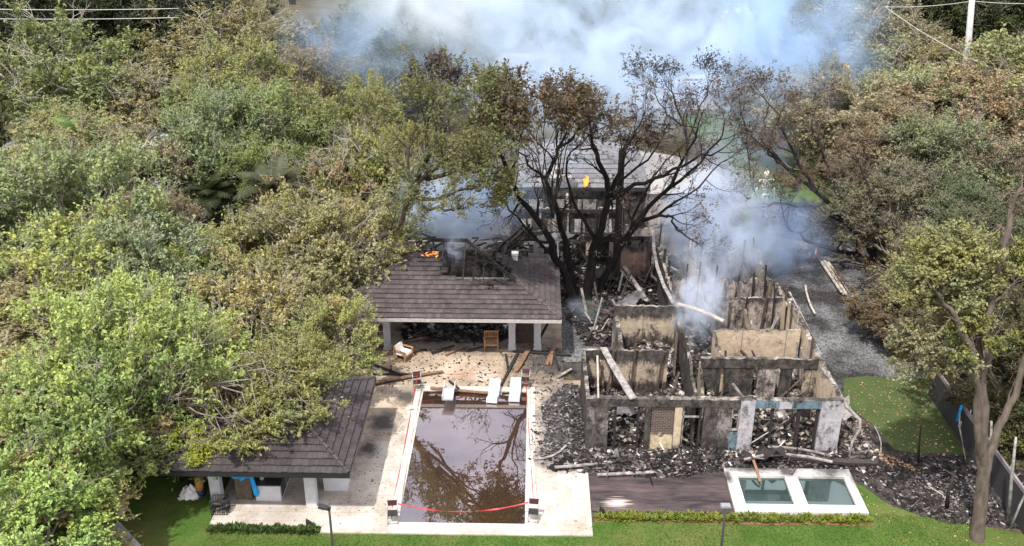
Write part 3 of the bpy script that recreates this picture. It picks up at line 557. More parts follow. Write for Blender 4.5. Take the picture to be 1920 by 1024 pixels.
def fchair(label,x,y,rz):
    t=T('folding_chair',label,'chair',(x,y,.06),'dark folding chairs holding the barrier tape'); t.rotation_euler=(0,0,rz)
    mb=MB(); mb.box((0,.0,.47),(.42,.4,.03)); mb.build('seat',M['black'],t,org=(0,0,0))
    mb=MB(); mb.box((0,.235,.84),(.44,.03,.26),(R(-8),0,0)); mb.build('backrest',flat('dark_red_black_plastic',(.06,.02,.025),.5),t,org=(0,0,0))
    for s in(-1,1):
        mb=MB(); mb.tube([(s*.22,-.24,0),(s*.22,.05,.48),(s*.22,.26,.98)],.017,6); mb.build('leg',M['steel'],t,org=(0,0,0))
        mb=MB(); mb.tube([(s*.2,.28,0),(s*.2,-.1,.46)],.017,6); mb.build('leg',M['steel'],t,org=(0,0,0))
    for y_,z_ in((-.2,.07),(.24,.07),(-.1,.26)): mb=MB(); mb.tube([(-.21,y_,z_),(.21,y_,z_)],.013,5); mb.build('stretcher',M['steel'],t,org=(0,0,0))
    return t
c1=G(737,978,.06);c2=G(1000,975,.06);c3=G(783,730,.06);c4=G(985,725,.06)
fchair('dark folding chair at the near left corner of the pool holding red tape',c1.x,c1.y,R(6)); fchair('dark folding chair at the near right corner of the pool holding red tape',c2.x,c2.y,R(-5))
fchair('dark folding chair at the far left corner of the pool beside the plank pile',c3.x,c3.y,R(14)); fchair('dark folding chair at the far right corner of the pool by the tile heap',c4.x,c4.y,R(-8))
mb=MB()
def tape(a,b,sag,w=.06,tw=2.0):
    a=Vector(a);b=Vector(b); n=26; vs=[]
    for i in range(n+1):
        t=i/n; p=a.lerp(b,t)-Vector((0,0,sag*4*t*(1-t))); ang=tw*math.sin(t*9)*.5; d=(b-a).normalized(); s=d.cross(Vector((0,0,1))).normalized(); o=(Vector((0,0,1))*math.cos(ang)+s*math.sin(ang))*w
        vs+=[p-o,p+o]
    mb.add(vs,[(2*i,2*i+1,2*i+3,2*i+2) for i in range(n)])
up=Vector((0,.25,.85)); q=[c1+up,c3+up,c4+up,c2+up]
tape(q[0],q[1],.25,.032);tape(q[1],q[2],.12,.016);tape(q[2],q[3],.2,.024);tape(q[3],q[0],.55,.035,3); tape(q[0],q[0]+Vector((-.1,-.1,-.8)),0,.04)
tag(mb.build('barrier_tape',M['redtape'],org=(-3,40.5,.8)),'red barrier tape strung around the pool on four folding chairs','tape')
def armchair(label,x,y,rz,cush,z=.06,tilt=0):
    t=T('wooden_armchair',label,'armchair',(x,y,z)); t.rotation_euler=(tilt,0,rz); W=.38
    for sx in(-1,1):
        for sy,h in((-1,.6),(1,.86)): mb=MB(); mb.box((sx*W,sy*.36,h/2),(.07,.07,h)); mb.build('leg',M['teak'],t,org=(0,0,0))
        mb=MB(); mb.box((sx*W,-.02,.64),(.09,.82,.04)); mb.build('armrest',M['teak'],t,org=(0,0,0))
    mb=MB()
    for i in range(5): mb.box((0,-.3+i*.15,.34),(.7,.11,.03))
    mb.box((0,-.36,.3),(.7,.04,.12)); mb.build('seat',M['teak'],t,org=(0,0,0))
    mb=MB(); mb.box((0,.38,.8),(.72,.04,.1)); mb.box((0,.38,.45),(.72,.04,.08))
    for i in range(6): mb.box((-.28+i*.112,.38,.62),(.05,.025,.28))
    mb.build('backrest',M['teak'],t,org=(0,0,0))
    if cush: mb=MB(); mb.box((0,-.02,.43),(.66,.68,.13),None,0,.93); mb.build('cushion',M['cushion'],t,org=(0,0,0)); mb=MB(); mb.box((0,.3,.68),(.62,.12,.4),(R(-10),0,0),0,.93); mb.build('back_cushion',M['cushion'],t,org=(0,0,0))
    return t
a_=G(757,672,.06); armchair('wooden armchair with white cushions at the left of the pavilion front',a_.x,a_.y,R(62),True)
a_=G(921,650,.06); armchair('bare orange brown wooden chair in front of the pavilion debris',a_.x,a_.y,R(2),False)
mb=MB(); w_=G(770,764,.2); mb.tube([w_+Vector((-.12,0,-.12)),w_+Vector((-.02,0,0)),w_+Vector((.16,0,-.04))],[.07,.1,.03],8); mb.ball(w_+Vector((-.14,0,-.08)),.1); tag(mb.build('white_float',M['cushion']),'small white pool float on the paving left of the pool','float')
# ---------------------------------------------------------------- burnt house
hs=T('burnt_house','roofless burnt out house shell of scorched plaster walls right of the pool','house',(8.8,45.5,0))
def wall(x0,y0,x1,y1,z0=0,z1=3.0,mat='cream',th=.24,rag=.05,bite=0,name='wall',seed=None,topmat=True,prof=None):
    th=th*.72 if name in('partition','corridor_wall','side_wall') else th; rag=min(rag,.22)
    a=Vector((x0,y0,0));b=Vector((x1,y1,0));L=(b-a).length;d=(b-a)/L;nrm=Vector((-d.y,d.x,0)); mb=MB(); n=max(2,int(L/.16)); tops=[]
    ph=random.uniform(0,9)
    for i in range(n+1):
        t=i/n; z=z1-abs(random.gauss(0,rag))
        if bite: z-=bite*max(0,math.sin(t*9+ph)*math.sin(t*4.1+ph*2))
        if prof: z=z0+(z-z0)*prof(t)
        tops.append(max(z,z0+.15))
    for i in range(n):
        p=a+d*(L*i/n);q=a+d*(L*(i+1)/n)
        vs=[p-nrm*th/2+Vector((0,0,z0)),q-nrm*th/2+Vector((0,0,z0)),q+nrm*th/2+Vector((0,0,z0)),p+nrm*th/2+Vector((0,0,z0))]
        vt=[p-nrm*th/2+Vector((0,0,tops[i])),q-nrm*th/2+Vector((0,0,tops[i+1])),q+nrm*th/2+Vector((0,0,tops[i+1]-random.uniform(-.03,.05))),p+nrm*th/2+Vector((0,0,tops[i]))]
        bq=len(mb.v); F=[(4,5,6,7),(0,1,5,4),(2,3,7,6)]; 
        if i==0:F.append((3,0,4,7))
        if i==n-1:F.append((1,2,6,5))
        mb.add(vs+vt,F); mb.m[-len(F)]=1
        if z0>.1: mb.add(vs,[(0,3,2,1)])
    return mb.build(name,[M[mat],M['walltop'] if topmat else M[mat]],hs)
FY=41.2
# front facade, from left to right: piers and header beam
for x0,x1,m in((2.7,3.75,'facade'),(5.55,5.8,'dark'),(6.95,7.3,'cream2'),(8.35,9.65,'facade'),(10.1,10.6,'blue'),(13.9,14.95,'whitew')):
    wall(x0,FY,x1,FY,0,2.55,m,.3,.0,name='pier')
wall(2.7,FY+.003,10.1,FY+.003,2.553,3.0,'dark',.34,.02,name='header_beam'); wall(10.103,FY+.003,13.9,FY+.003,2.553,3.0,'blue',.34,.015,name='header_beam'); wall(13.9,FY,14.95,FY,2.55,3.0,'whitew',.32,.02,name='header_beam')
wall(10.06,FY-.03,10.75,FY-.03,0,2.99,'whitew',.3,.02,name='pier'); wall(11.9,FY-.02,12.5,FY-.02,2.56,2.97,'whitew',.36,.01,name='beam_patch')
wall(5.8,FY+.1,6.95,FY+.1,0,2.5,'brick' if False else 'dark',.12,.0,name='panel')
mb=MB(); mb.bb(5.82,6.93,FY-.03,FY+.03,0,2.48); mb.build('brick_panel',M['brick'],hs)
for x in(5.22,11.65,12.95,13.8,4.1,8.2): mb=MB(); mb.bb(x-.06 if x!=12.95 else x-.13,x+.05,FY-.06,FY+.06,0,2.54); mb.build('mullion',M['char'],hs)
mb=MB()
for q in((9.68,10.06,.9+.0,.95),(9.68,10.06,2.15,2.2)): mb.bb(q[0],q[1],FY-.1,FY+.05,q[2]+.3,q[3]+.3)
mb.bb(9.68,9.73,FY-.1,FY+.05,1.25,2.45);mb.bb(10.0,10.05,FY-.1,FY+.05,1.25,2.45); mb.build('window_frame',M['grey_wood'],hs)
wall(9.65,FY,10.06,FY,0,1.15,'blue',.26,.02,name='window_sill_wall')
mb=MB(); mb.bb(7.35,8.3,FY-.05,FY+.05,1.9,1.96); mb.bb(7.35,7.41,FY-.05,FY+.05,.2,2.5); mb.build('door_frame',M['grey_wood'],hs)
# left side wall, thin and broken
wall(2.78,FY+.2,2.72,45.7,0,3.0,'dark',.26,.2,.3,name='side_wall')
wall(2.7,45.85,7.15,45.85,0,3.0,'cream',.24,.05,name='partition')
wall(4.78,46.0,4.72,50.7,0,3.0,'walltop',.3,.3,.7,name='side_wall'); wall(4.74,50.9,8.7,50.9,0,3.0,'cream',.24,.05,name='partition')
wall(7.95,FY+.3,8.35,47.0,0,3.0,'dark',.2,.25,.5,name='corridor_wall'); wall(8.55,FY+.25,8.75,45.2,0,2.9,'cream2',.2,.2,.0,name='corridor_wall',prof=lambda t:.35+.65*abs(t-.12)**.6)
wall(9.75,FY+.3,9.85,44,0,2.8,'cream2',.2,.1,.0,name='partition',prof=lambda t:1-.75*t)
wall(8.3,47.3,8.05,62,0,3.0,'dark',.2,.2,.7,name='corridor_wall')
# right-hand rooms
wall(8.75,45.15,14.8,45.15,2.4,3.0,'dark',.24,.06,name='lintel')
for x0,x1,m in((8.75,9.75,'dark'),(10.0,11.5,'dark'),(11.75,12.7,'pinkw'),(12.9,13.5,'dark'),(14.1,14.75,'cream')):
    wall(x0,45.15,x1,45.15,0,2.397,m,.2,.0,name='partition')
wall(9.9,48.2,14.55,48.2,0,3.0,'cream2',.24,.04,name='partition'); wall(10.5,52.15,14.5,52.15,0,3.0,'pinkw',.24,.1,name='partition')
wall(9.95,45.3,9.9,48.1,0,2.9,'cream2',.2,.2,.3,name='partition'); wall(10.55,48.4,10.5,52,0,2.9,'pinkw',.2,.2,.8,name='partition')
wall(12.35,48.6,12.3,52,0,2.6,'cream',.12,.3,1.2,name='partition')
wall(14.88,FY+.2,14.85,53.3,0,3.0,'cream2',.3,.1,name='side_wall'); wall(14.7,53.5,14.4,66,0,2.8,'cream',.28,.35,.8,name='side_wall')
wall(14.55,48.4,14.5,52.0,0,2.95,'cream2',.1,.02,name='partition')
# rooms behind, mostly in smoke
wall(8.3,55.6,14.4,55.6,0,2.6,'pinkw',.24,.2,.7,name='partition'); wall(9.6,59.5,14.4,59.5,0,2.6,'pinkw',.24,.2,.8,name='partition'); wall(10.3,53,10.0,60,0,2.9,'cream2',.2,.3,1.0,name='partition')
wall(3,62.2,8,62.2,0,2.6,'dark',.3,.2,.8,name='partition'); wall(-1.5,66,6.5,66,0,3.0,'dark',.3,.1,.4,name='partition'); wall(6.5,63.6,14.3,63.6,0,2.9,'pinkw',.3,.15,.5,name='partition')
wall(8.35,68.6,14.1,68.6,0,3.1,'pinkw',.3,.04,.0,name='rear_wall'); wall(14.1,68.6,14.1,63.7,0,3,'pinkw',.3,.1,.3,name='side_wall'); wall(2.5,66.2,2.5,70,0,3,'dark',.25,.1,.3,name='partition')
# curved stair wall, seen as a round brown drum
mb=MB(); cx,cy=6.6,60.7; vs=[];n=22
for i in range(n+1):
    a=math.pi+math.pi*i/n
    for r in(1.25,1.12):
        for z in(0,3.0+.2*math.sin(i*1.3)): vs.append((cx+r*math.cos(a),cy+r*math.sin(a),z))
mb.add(vs,[f for i in range(n) for f in((4*i,4*i+4,4*i+5,4*i+1),(4*i+2,4*i+3,4*i+7,4*i+6),(4*i+1,4*i+5,4*i+7,4*i+3))],0,True); mb.build('curved_stair_wall',wallmat('brown_curved_plaster',(.22,.15,.12),.5,2.4,.42),hs)
# surviving roof of the rear wing
tile_roof(hs,-1.2,8.5,68.9,78.4,3.3,2.5,M['tile3'],lambda x,y:y<69.9+.8*math.sin(x*1.1)+.3*math.sin(x*5) and 1<x<5,td=.42,tw=.45)
mb=MB(); mb.bb(-1,8.3,69.3,69.55,0,3.1); mb.build('wing_wall',M['dark'],hs); mb=MB(); mb.bb(8.05,8.3,69.55,78,0,3.1); mb.build('wing_wall',M['pinkw'],hs)
for x0,x1 in((-.2,.7),(1.6,2.6),(3.4,4.6),(5.6,6.6)): mb=MB(); mb.bb(x0-.08,x1+.08,69.2,69.28,.92,2.28); wf=mb.build('window',M['grey_wood'],hs); mb=MB(); mb.bb(x0,x1,69.17,69.197,1,2.2); mb.build('pane',M['glass'],wf)
# floors of the rooms: rubble
heap('room_rubble','tan and grey rubble filling the front left room of the burnt house',[(2.9,41.5),(7.9,41.5),(8.2,45.7),(2.9,45.7)],1.20,2600,M['rub'],.07,.5,edge=.3,long=.14)
heap('room_rubble','rubble in the front right room behind the blue beam',[(8.9,41.5),(14.7,41.5),(14.7,45.0),(8.9,45.0)],1.30,2600,M['rub'],.07,.5,edge=.3,long=.12)
heap('room_rubble','rubble in the second room on the left, below the dark cream wall',[(4.95,46.1),(8.1,46.1),(8.3,50.7),(4.95,50.7)],1.15,1500,M['rub'],.08,.5,edge=.3,long=.12)
heap('room_rubble','rubble between the two cream partitions on the right of the house',[(10.0,45.4),(14.6,45.4),(14.4,48),(10.0,48)],1.05,1300,M['rub'],.08,.5,edge=.3)
heap('room_rubble','rubble in the smoke filled room with the flames',[(8.5,48.6),(14.5,48.6),(14.4,55.4),(8.5,55.4)],1.05,1800,M['rub'],.08,.5,edge=.3)
heap('room_rubble','dark rubble of the rear rooms under the blue smoke',[(8.4,55.8),(14.3,55.8),(14.2,68.3),(8.3,68.3)],.9,2600,M['rub'],.1,.7,edge=.5,long=.15)
heap('room_rubble','dark rubble with white scraps between the big charred tree and the corridor wall',[(3.3,51.5),(8,51.3),(7.9,62),(2.6,65.5),(-1,65.5),(1.2,58.5)],.8,4200,M['rubash'] if False else M['rubdark'],.08,.6,edge=.8,long=.2)
heap('room_rubble','pale scraps strewn over the dark rubble behind the big charred tree',[(3.6,52.5),(7.8,52.5),(7.7,61),(2,64),(2.6,58)],.95,420,M['rubash'],.06,.35,edge=.8,mound=False)
heap('tile_heap','heap of broken grey roof tiles against the left side of the burnt house',[(.45,40.3),(2.6,39.4),(2.75,46.8),(1.9,47),(.6,44.8),(.9,42.5)],.62,3400,M['rubtile'],.1,.36,.06,edge=.8,long=.02,flat_=.14,tilt=.3)
heap('tile_scatter','loose tile fragments on the white paving left of the tile heap',[(-.1,40.2),(1.2,39.2),(2.4,38.6),(1.2,47),(.2,46.5),(.1,44)],.01,200,M['rubtile'],.05,.28,.06,mound=False,tilt=.12,flat_=.15)
heap('front_rubble','band of blackened rubble along the foot of the house front',[(1.0,39.3),(5,39.15),(9.5,39.5),(15.4,39.75),(17,39.3),(17,41.0),(1.5,41.0)],.42,4600,M['rubdark'],.07,.45,.02,edge=.6,long=.12)
heap('front_rubble','brown and grey plaster rubble close against the front piers',[(2.6,40.1),(15.2,40.3),(15.2,41.0),(2.6,41.0)],.42,1700,M['rub'],.06,.35,.02,edge=.4,long=.1)
heap('side_rubble','rubble and tiles along the outside of the right wall',[(15.1,40.4),(17.3,40.2),(16.6,43.5),(16.0,46.5),(15.6,52),(15.05,56)],.45,2400,M['rub'],.07,.4,0,edge=.6,long=.1)
heap('black_mound','mound of black charred remains on the front edge of the wooden deck',[(4.4,38.9),(7.6,38.9),(8.2,40.1),(4.2,40.1)],.75,900,M['rubdark'],.07,.35,.02,edge=.7,long=.08)
heap('ash_patch','burnt ground with white ash between the two lawns at the right',[(17.4,37.6),(18.6,36.6),(20.4,36.7),(20.6,38.6),(19.6,39.7),(18.0,39.4)],.16,2200,M['rubash'],.03,.26,.0,edge=.5,long=.08)
heap('ash_patch','black cinders over the burnt ground right of the tanks',[(15.4,39.2),(16.4,37.2),(18.2,36.0),(21.8,35.5),(23.5,36.2),(23,40.3),(18.0,41.0)],.12,3200,M['rubdark'],.03,.28,.0,edge=.5,long=.15)
heap('leaf_litter','dead leaves sprinkled over the turf patch at the right',[(16.6,43),(18.4,41),(21,41),(21.2,45.5),(21.8,48),(17.6,47.8),(16.6,45.5)],.01,330,M['litter'],.04,.16,.01,mound=False,flat_=.08,tilt=.1)
heap('leaf_litter','cinders and leaves blown onto the front lawn near the tanks',[(15.2,38),(16.2,37.2),(18.4,35.9),(21,35.2),(21,33.5),(15.5,34.5)],.01,160,M['litter'],.03,.1,.01,mound=False,flat_=.08,tilt=.1)
heap('leaf_litter','tan dead leaves scattered on the turf edge and burnt ground at the right',[(16.6,41.5),(18.6,39.8),(19,39.2),(17.5,40),(15.6,40.0),(15.3,44),(15.9,45.4)],.3,420,M['litter'],.07,.26,.06,mound=False,flat_=.1,tilt=.4)
# large fallen members of the house, each a thing
big=[((1131,652,3.06),(1158,700,3.1),(1187,747,3.06),.36,.05,'grey_wood','wide ash white board lying across the front left room from wall to wall'),
((1120,667,2.9),(1121,705,2.6),(1122,745,3.05),.09,.06,'pale_wood','thin pale batten left of the wide ash white board'),
((1270,570,3.15),(1305,580,3.3),(1356,602,3.0),.26,.1,'pale_wood','curved pale beam on the wall tops in the middle of the house'),
((1470,541,3.1),(1500,592,2.6),(1530,648,2.3),.14,.12,'char','black beam leaning outside the right wall, upper end in smoke'),
((1480,548,2.6),(1512,610,2.2),(1538,665,2.5),.1,.08,'grey_wood','grey strip beside the black beam outside the right wall'),
((1510,535,.2),(1516,562,.5),(1528,588,.2),.12,.04,'pale_wood','curved pale strip lying on the gravel drive'),
((1170,500,1.4),(1190,530,1.0),(1213,566,.5),.26,.12,'grey_wood','thick grey beam sloping down behind the second cream wall'),
((1225,432,3.2),(1232,500,3.1),(1262,568,3.0),.2,.1,'grey_wood','long ash grey beam along the top of the corridor wall'),
((1226,435,3.1),(1224,480,2),(1222,520,.6),.16,.08,'grey_wood','grey post hanging down from the bent end of the corridor beam'),
((1040,876,.35),(1095,872,.3),(1160,865,.3),.12,.08,'grey_wood','white ash coated pipe lying at the left of the front rubble'),
((1430,848,.45),(1530,862,.4),(1645,868,.3),.3,.16,'char','long heavy black beam lying in front of the right part of the house'),
((1395,862,.5),(1470,852,.55),(1560,866,.5),.12,.08,'grey_wood','pale split board on top of the long black beam'),
((1440,838,.4),(1500,842,.4),(1560,856,.35),.12,.06,'grey_wood','grey board close to the foot of the right window opening'),
((1120,890,.2),(1170,888,.2),(1230,885,.15),.16,.06,'grey_wood','grey plank along the rear edge of the burnt wooden deck'),
((1408,853,.55),(1416,872,.5),(1425,902,.2),.12,.03,'wood','bent brown strip hanging over the left tank'),
((1000,860,.1),(1035,855,.3),(1062,835,.6),.1,.05,'grey_wood','bent white strip at the lower left of the tile heap'),
((1640,800,.2),(1652,832,.1),(1647,860,.1),.06,.06,'grey_wood','bent grey branch stub at the right end of the front rubble'),
((1290,430,3.0),(1300,470,2.6),(1304,530,.5),.3,.06,'cream2','pale torn wall strip standing behind the big tree branches'),
((1380,530,2.9),(1384,548,2.7),(1386,566,2.5),.16,.06,'cream','broken cream upright in the smoky room'),
((1345,535,2.8),(1347,552,2.4),(1345,572,2.2),.1,.06,'cream','thin broken upright left of the cream one in the smoky room'),
((1165,655,.9),(1200,640,1),(1235,650,.8),.14,.08,'char','black beam in the second left room')]
for a,b,c,wd,h,m,lb in big:
    p=[G(*q) for q in(a,b,c)]; mb=MB()
    q=[p[0],p[0].lerp(p[1],.5)+(p[1]-p[0].lerp(p[2],.5))*.25,p[1],p[1].lerp(p[2],.5)+(p[1]-p[0].lerp(p[2],.5))*.25,p[2]]
    for i in range(4): k=1-.12*random.random(); mb.beam(q[i],q[i+1]+(q[i+1]-q[i])*.02,wd,h,w2=wd*k,roll=.05*i)
    nm='fallen_beam' if wd>.13 else 'fallen_batten'; tag(mb.build(nm,M[m],org=tuple(q[0])),lb,'beam' if wd>.13 else 'batten','fallen members of the burnt house')
pp=[(1541,691,3.0),(1564,719,2.9),(1587,762,2.2),(1612,787,2.0),(1613,803,1.5),(1598,828,.9),(1592,860,.1)]
mb=MB(); mb.tube([G(*q) for q in pp],[.1,.09,.1,.09,.07,.07,.05],7); tag(mb.build('bent_downpipe',M['grey_wood'],org=tuple(G(1592,860,.1))),'bent pale downpipe hanging off the right corner of the house','pipe')
gc='charred timbers lying in the ruin'
for i in range(150):
    rm=random.choice([(3,7.7,41.6,45.5),(9,14.6,41.6,45),(5,8,46.2,50.6),(10.1,14.4,45.5,48),(8.7,14.3,49,55),(3,7.8,52,61),(8.6,14.2,56,67),(3,7.8,52,61),(1,7,56,65)]); x=random.uniform(rm[0],rm[1]);y=random.uniform(rm[2],rm[3]); an=random.uniform(0,3.14);L=random.uniform(1,2.6)
    L*=random.choice([.5,.7,1]); a=Vector((x,y,random.uniform(.35,.8)));b=a+Vector((math.cos(an)*L,math.sin(an)*L*.8,random.choice([random.uniform(-.2,.4),random.uniform(.6,1.9)]))); b.x=min(max(b.x,rm[0]),rm[1])
    lx='left' if x<8.2 else 'right'; ly='front' if y<45.7 else('middle' if y<52 else'rear'); mb=MB(); mb.beam(a,b,random.uniform(.06,.14),random.uniform(.06,.12),roll=random.uniform(0,1.5)); tag(mb.build('charred_timber',M[random.choice(['char','char','burntwood','burntwood','grey_wood'])],org=tuple(a)),'broken timber lying in the rubble of the %s %s room of the burnt house'%(ly,lx),'timber','broken timbers in the %s %s rubble'%(ly,lx))
for q,lb in(((1213,790),'pale'),): pass
mb=MB(); c=G(1420,858,.3)
for i in range(4): mb.ball(c+Vector((i*.13-.2,random.uniform(-.05,.05),.1)),.09,8,6)
tag(mb.build('white_stones',M['cushion']),'row of small round white stones on the front rubble behind the left tank','stones')
for px,py,s,lb in((1520,815,.9,'larger brown board leaning in the rubble behind the right window opening'),(1490,790,.6,'smaller brown board leaning in the rubble left of the larger one')):
    mb=MB(); c=G(px,py,.45); mb.box(c,(s,.08,s*.8),(R(-35),R(8),R(12))); tag(mb.build('fallen_board',flat('brown_board',(.2,.13,.09),.8,var=.5,sc=4)),lb,'board')
# ---------------------------------------------------------------- rear wing remains: frames, window walls, twisted sheets
def hpart(mb,name,mat): return mb.build(name,M[mat],hs)
random.seed(99)
for (xa,xb,y,h,ops) in ((-1.3,6.3,66.0,2.9,4),(3.2,7.9,62.0,2.6,3),(-1.5,2.2,63.2,2.4,2)):
    mb=MB(); mb.bb(xa,xb,y-.35,y-.2,h-.25,h); mb.bb(xa,xb,y-.35,y-.2,1.0,1.12); hpart(mb,'frame_rail','char')
    for k in range(ops*2+1):
        x=xa+(xb-xa)*k/(ops*2); mb=MB(); mb.beam((x,y-.27,0),(x+random.uniform(-.15,.15),y-.27,h+random.uniform(-.4,.9)),.12,.12); hpart(mb,'stud',random.choice(['char','char','grey_wood']))
    for k in range(ops):
        x=xa+(xb-xa)*(k+.25)/ops; mb=MB(); mb.bb(x,x+.75,y-.22,y-.16,1.15,2.1); hpart(mb,'window_panel',random.choice(['pinkw','whitew','cream2']))
for (x0,x1,y0,y1,k) in ((9,14.4,55.4,55.4,7),(10.4,14.2,52.0,52.0,5),(9.8,14.3,59.3,59.3,6),(8.2,8.2,51.5,61,9),(14.7,14.5,45.5,52.5,8),(3.0,7.0,45.7,45.7,4)):
    for i in range(k):
        t=(i+random.uniform(.1,.9))/k; x=x0+(x1-x0)*t;y=y0+(y1-y0)*t; mb=MB(); mb.beam((x,y-.17,.2),(x+random.uniform(-.2,.2),y-.2,random.uniform(2.2,3.9)),.09,.1); hpart(mb,'stud',random.choice(['char','char','grey_wood','burntwood']))
def sheetmetal(x,y,z,L,W,rz,lb,mat):
    mb=MB(); nx,ny=12,6; vs=[]; a=random.uniform(0,6)
    for j in range(ny):
        for i in range(nx):
            u=(i/(nx-1)-.5)*L; v=(j/(ny-1)-.5)*W; w_=.18*math.sin(u*3+a)*math.cos(v*2.2+a*2)+.12*math.sin(u*7+v*5+a)+.05*math.sin(u*16); p=Matrix.Rotation(rz,3,'Z')@Vector((u,v*math.cos(w_*2),w_+abs(v)*.25)); vs.append((x+p.x,y+p.y,z+p.z))
    mb.add(vs,[(j*nx+i,j*nx+i+1,(j+1)*nx+i+1,(j+1)*nx+i) for j in range(ny-1) for i in range(nx-1)],0,True); tag(mb.build('buckled_sheet',M[mat]),lb,'metal sheet','buckled roof sheets in the ruin')
for q in ((5.2,43.0,1.0,1.8,.8,.4,'buckled grey sheet in the front left room of the ruin','scrap'),(12.2,43.4,1.0,1.7,.9,2.0,'buckled sheet behind the right window opening','scrap'),(6.2,55.0,1.2,2.4,1.0,.9,'buckled grey sheet behind the second cream wall','scrap'),(4.6,58.3,1.3,2.2,1.1,2.4,'buckled dark sheet near the big charred tree','char'),(11.5,50.4,1.1,2.2,.9,.2,'buckled sheet in the smoky room','scrap'),(12.2,57.2,1.3,2.6,1.2,1.1,'buckled sheet in the rear right room','char'),(16.1,44.2,.6,1.8,.7,1.4,'buckled sheet outside the right wall of the ruin','grey_wood'),(3.6,39.9,.5,1.3,.5,.2,'buckled dark sheet on the front rubble below the left corner','scrap'),(11.2,40.0,.6,2.0,.6,.1,'buckled dark sheet on the front rubble behind the tanks','char'),(1.5,62.0,2.2,2.6,1.2,.5,'buckled dark sheet on the wreckage behind the pavilion','scrap')): sheetmetal(*q)
# soft furniture and appliances burnt to shells
for (x,y,w_,d_,h_,lb,mt) in ((13.6,46.6,.7,.7,.95,'burnt white appliance shell in the room between the cream partitions','whitew'),(11.0,46.2,1.6,.7,.9,'burnt counter in the room between the cream partitions','dark'),(13.9,43.6,.6,.6,1.0,'rusted box in the front right room','wood')):
    t=T('burnt_appliance',lb,'appliance',(x,y,.3)); mb=MB(); mb.bb(x-w_/2,x+w_/2,y-d_/2,y+d_/2,.3,.3+h_); mb.build('casing',M[mt],t); mb=MB(); mb.bb(x-w_/2+.06,x+w_/2-.06,y-d_/2-.03,y-d_/2-.003,.42,.2+h_); mb.build('door',M['char'],t)
# ---------------------------------------------------------------- lamps, poles, fence, lumber, skeleton
def lamp(label,px,py,arm):
    a=G(px,py,4.0); t=T('garden_lamp',label,'lamp post',(a.x,a.y,0),'black lamp posts on the front lawn')
    mb=MB(); mb.tube([(a.x,a.y,0),(a.x,a.y,.3),(a.x,a.y,3.9)],[.09,.055,.045],8); mb.build('pole',M['black'],t)
    mb=MB(); mb.box((a.x+arm*.22,a.y+.05,4.02),(.42,.27,.07),(0,R(-14)*arm,0),0,.85); mb.box((a.x,a.y,4.0),(.12,.12,.14)); lh=mb.build('lamp_head',M['steel'] if arm==0 else M['black'],t)
    mb=MB(); mb.box((a.x,a.y+.02,4.1),(.1,.1,.04)); mb.build('sensor',M['plastic'],lh)
lamp('black lamp post with its head turned left, in front of the gazebo',617,953,-1); lamp('lamp post with a grey square head in front of the tanks',1361,950,0)
t=T('utility_pole','pale concrete utility pole at the top right carrying thin wires','pole',(47,112,0)); b=P(1815,85,98); c_=b; topY=b.y
t.location=(c_.x,c_.y,0); mb=MB(); tp=P(1826,-40,c_.y); mb.tube([(c_.x,c_.y,0),(c_.x+.05,c_.y,7),(tp.x,c_.y,tp.z)],[.34,.3,.26],8); mb.build('shaft',M['concrete'],t)
def wire(a,b,sag,label,r=.03):
    a=Vector(a);b=Vector(b); mb=MB(); mb.tube([a.lerp(b,i/14)-Vector((0,0,sag*4*(i/14)*(1-i/14))) for i in range(15)],r,3); tag(mb.build('overhead_wire',flat('wire_grey',(.4,.4,.38)) if 'wire_grey' not in bpy.data.materials else bpy.data.materials['wire_grey'],org=tuple(a)),label,'wire')
wire(P(-40,17,90),P(335,16,90),.1,'upper of the two overhead wires crossing the top left corner',.035); wire(P(-40,35,90),P(335,33,90),.1,'lower of the two overhead wires crossing the top left corner',.035)
wire(P(1823,2,c_.y),P(1660,13,c_.y),.2,'thin wire running left from the concrete pole'); wire(P(1660,13,100),P(1925,152,84),.6,'pale wire slanting down across the treetops at the upper right'); wire(P(1823,2,c_.y),P(2000,4,c_.y),.2,'thin wire running right from the concrete pole')
wire(P(1400,25,118),P(1572,10,118),.3,'thin wire seen through the smoke at the top')
fn=T('screened_fence','dark screened fence along the right edge of the turf','fence',(21.5,42,0)); F0=G(1765,705,1.8);F1=G(1870,850,1.8);F0=Vector((F0.x,F0.y+1,0));F1=Vector((F1.x+.1,33,0))
mb=MB(); mb.beam(F0+Vector((0,0,.85)),F1+Vector((0,0,.85)),.04,1.6); mb.build('screen_panel',M['screen'],fn); mb=MB(); mb.beam(F0+Vector((0,0,1.76)),F1+Vector((0,0,1.76)),.09,.2); mb.build('top_band',M['rail'],fn)
for i in range(7): p=F0.lerp(F1,i/6); mb=MB(); mb.tube([(p.x+.08,p.y,0),(p.x+.08,p.y,2.0)],.04,6); mb.build('post',M['steel'],fn)
mb=MB(); a=G(1812,868,0.02)
mb.tube([G(1797,862,.02)+Vector((.35,0,0)),G(1799,800,1.2),G(1801,745,2.1)],.035,6); mb.box(G(1799,775,1.6),(.1,.05,.9),(0,R(3),0),1); mb.box(G(1800,795,1.2),(.12,.04,.3),None,2)
tag(mb.build('leaning_pole',[M['grey_wood'],M['bluetarp'],M['plastic']]),'pole with a blue and white furled cloth leaning on the dark fence','pole')
for k,(px,py) in enumerate([(1560,480),(1557,492),(1566,488),(1550,500)]): pass
lum=[(1538,487,1583,552),(1544,486,1588,553),(1550,487,1594,556),(1541,493,1578,548),(1556,500,1600,566)]
for i,(a,b,c,d) in enumerate(lum):
    z=.12+.1*(i%2); mb=MB(); mb.beam(G(a,b,z),G(c,d,z),.17,.07); tag(mb.build('stacked_board',M['pale_wood'],org=tuple(G(a,b,z))),'pale board in the stack lying beside the gravel drive','board','pale boards stacked by the drive')
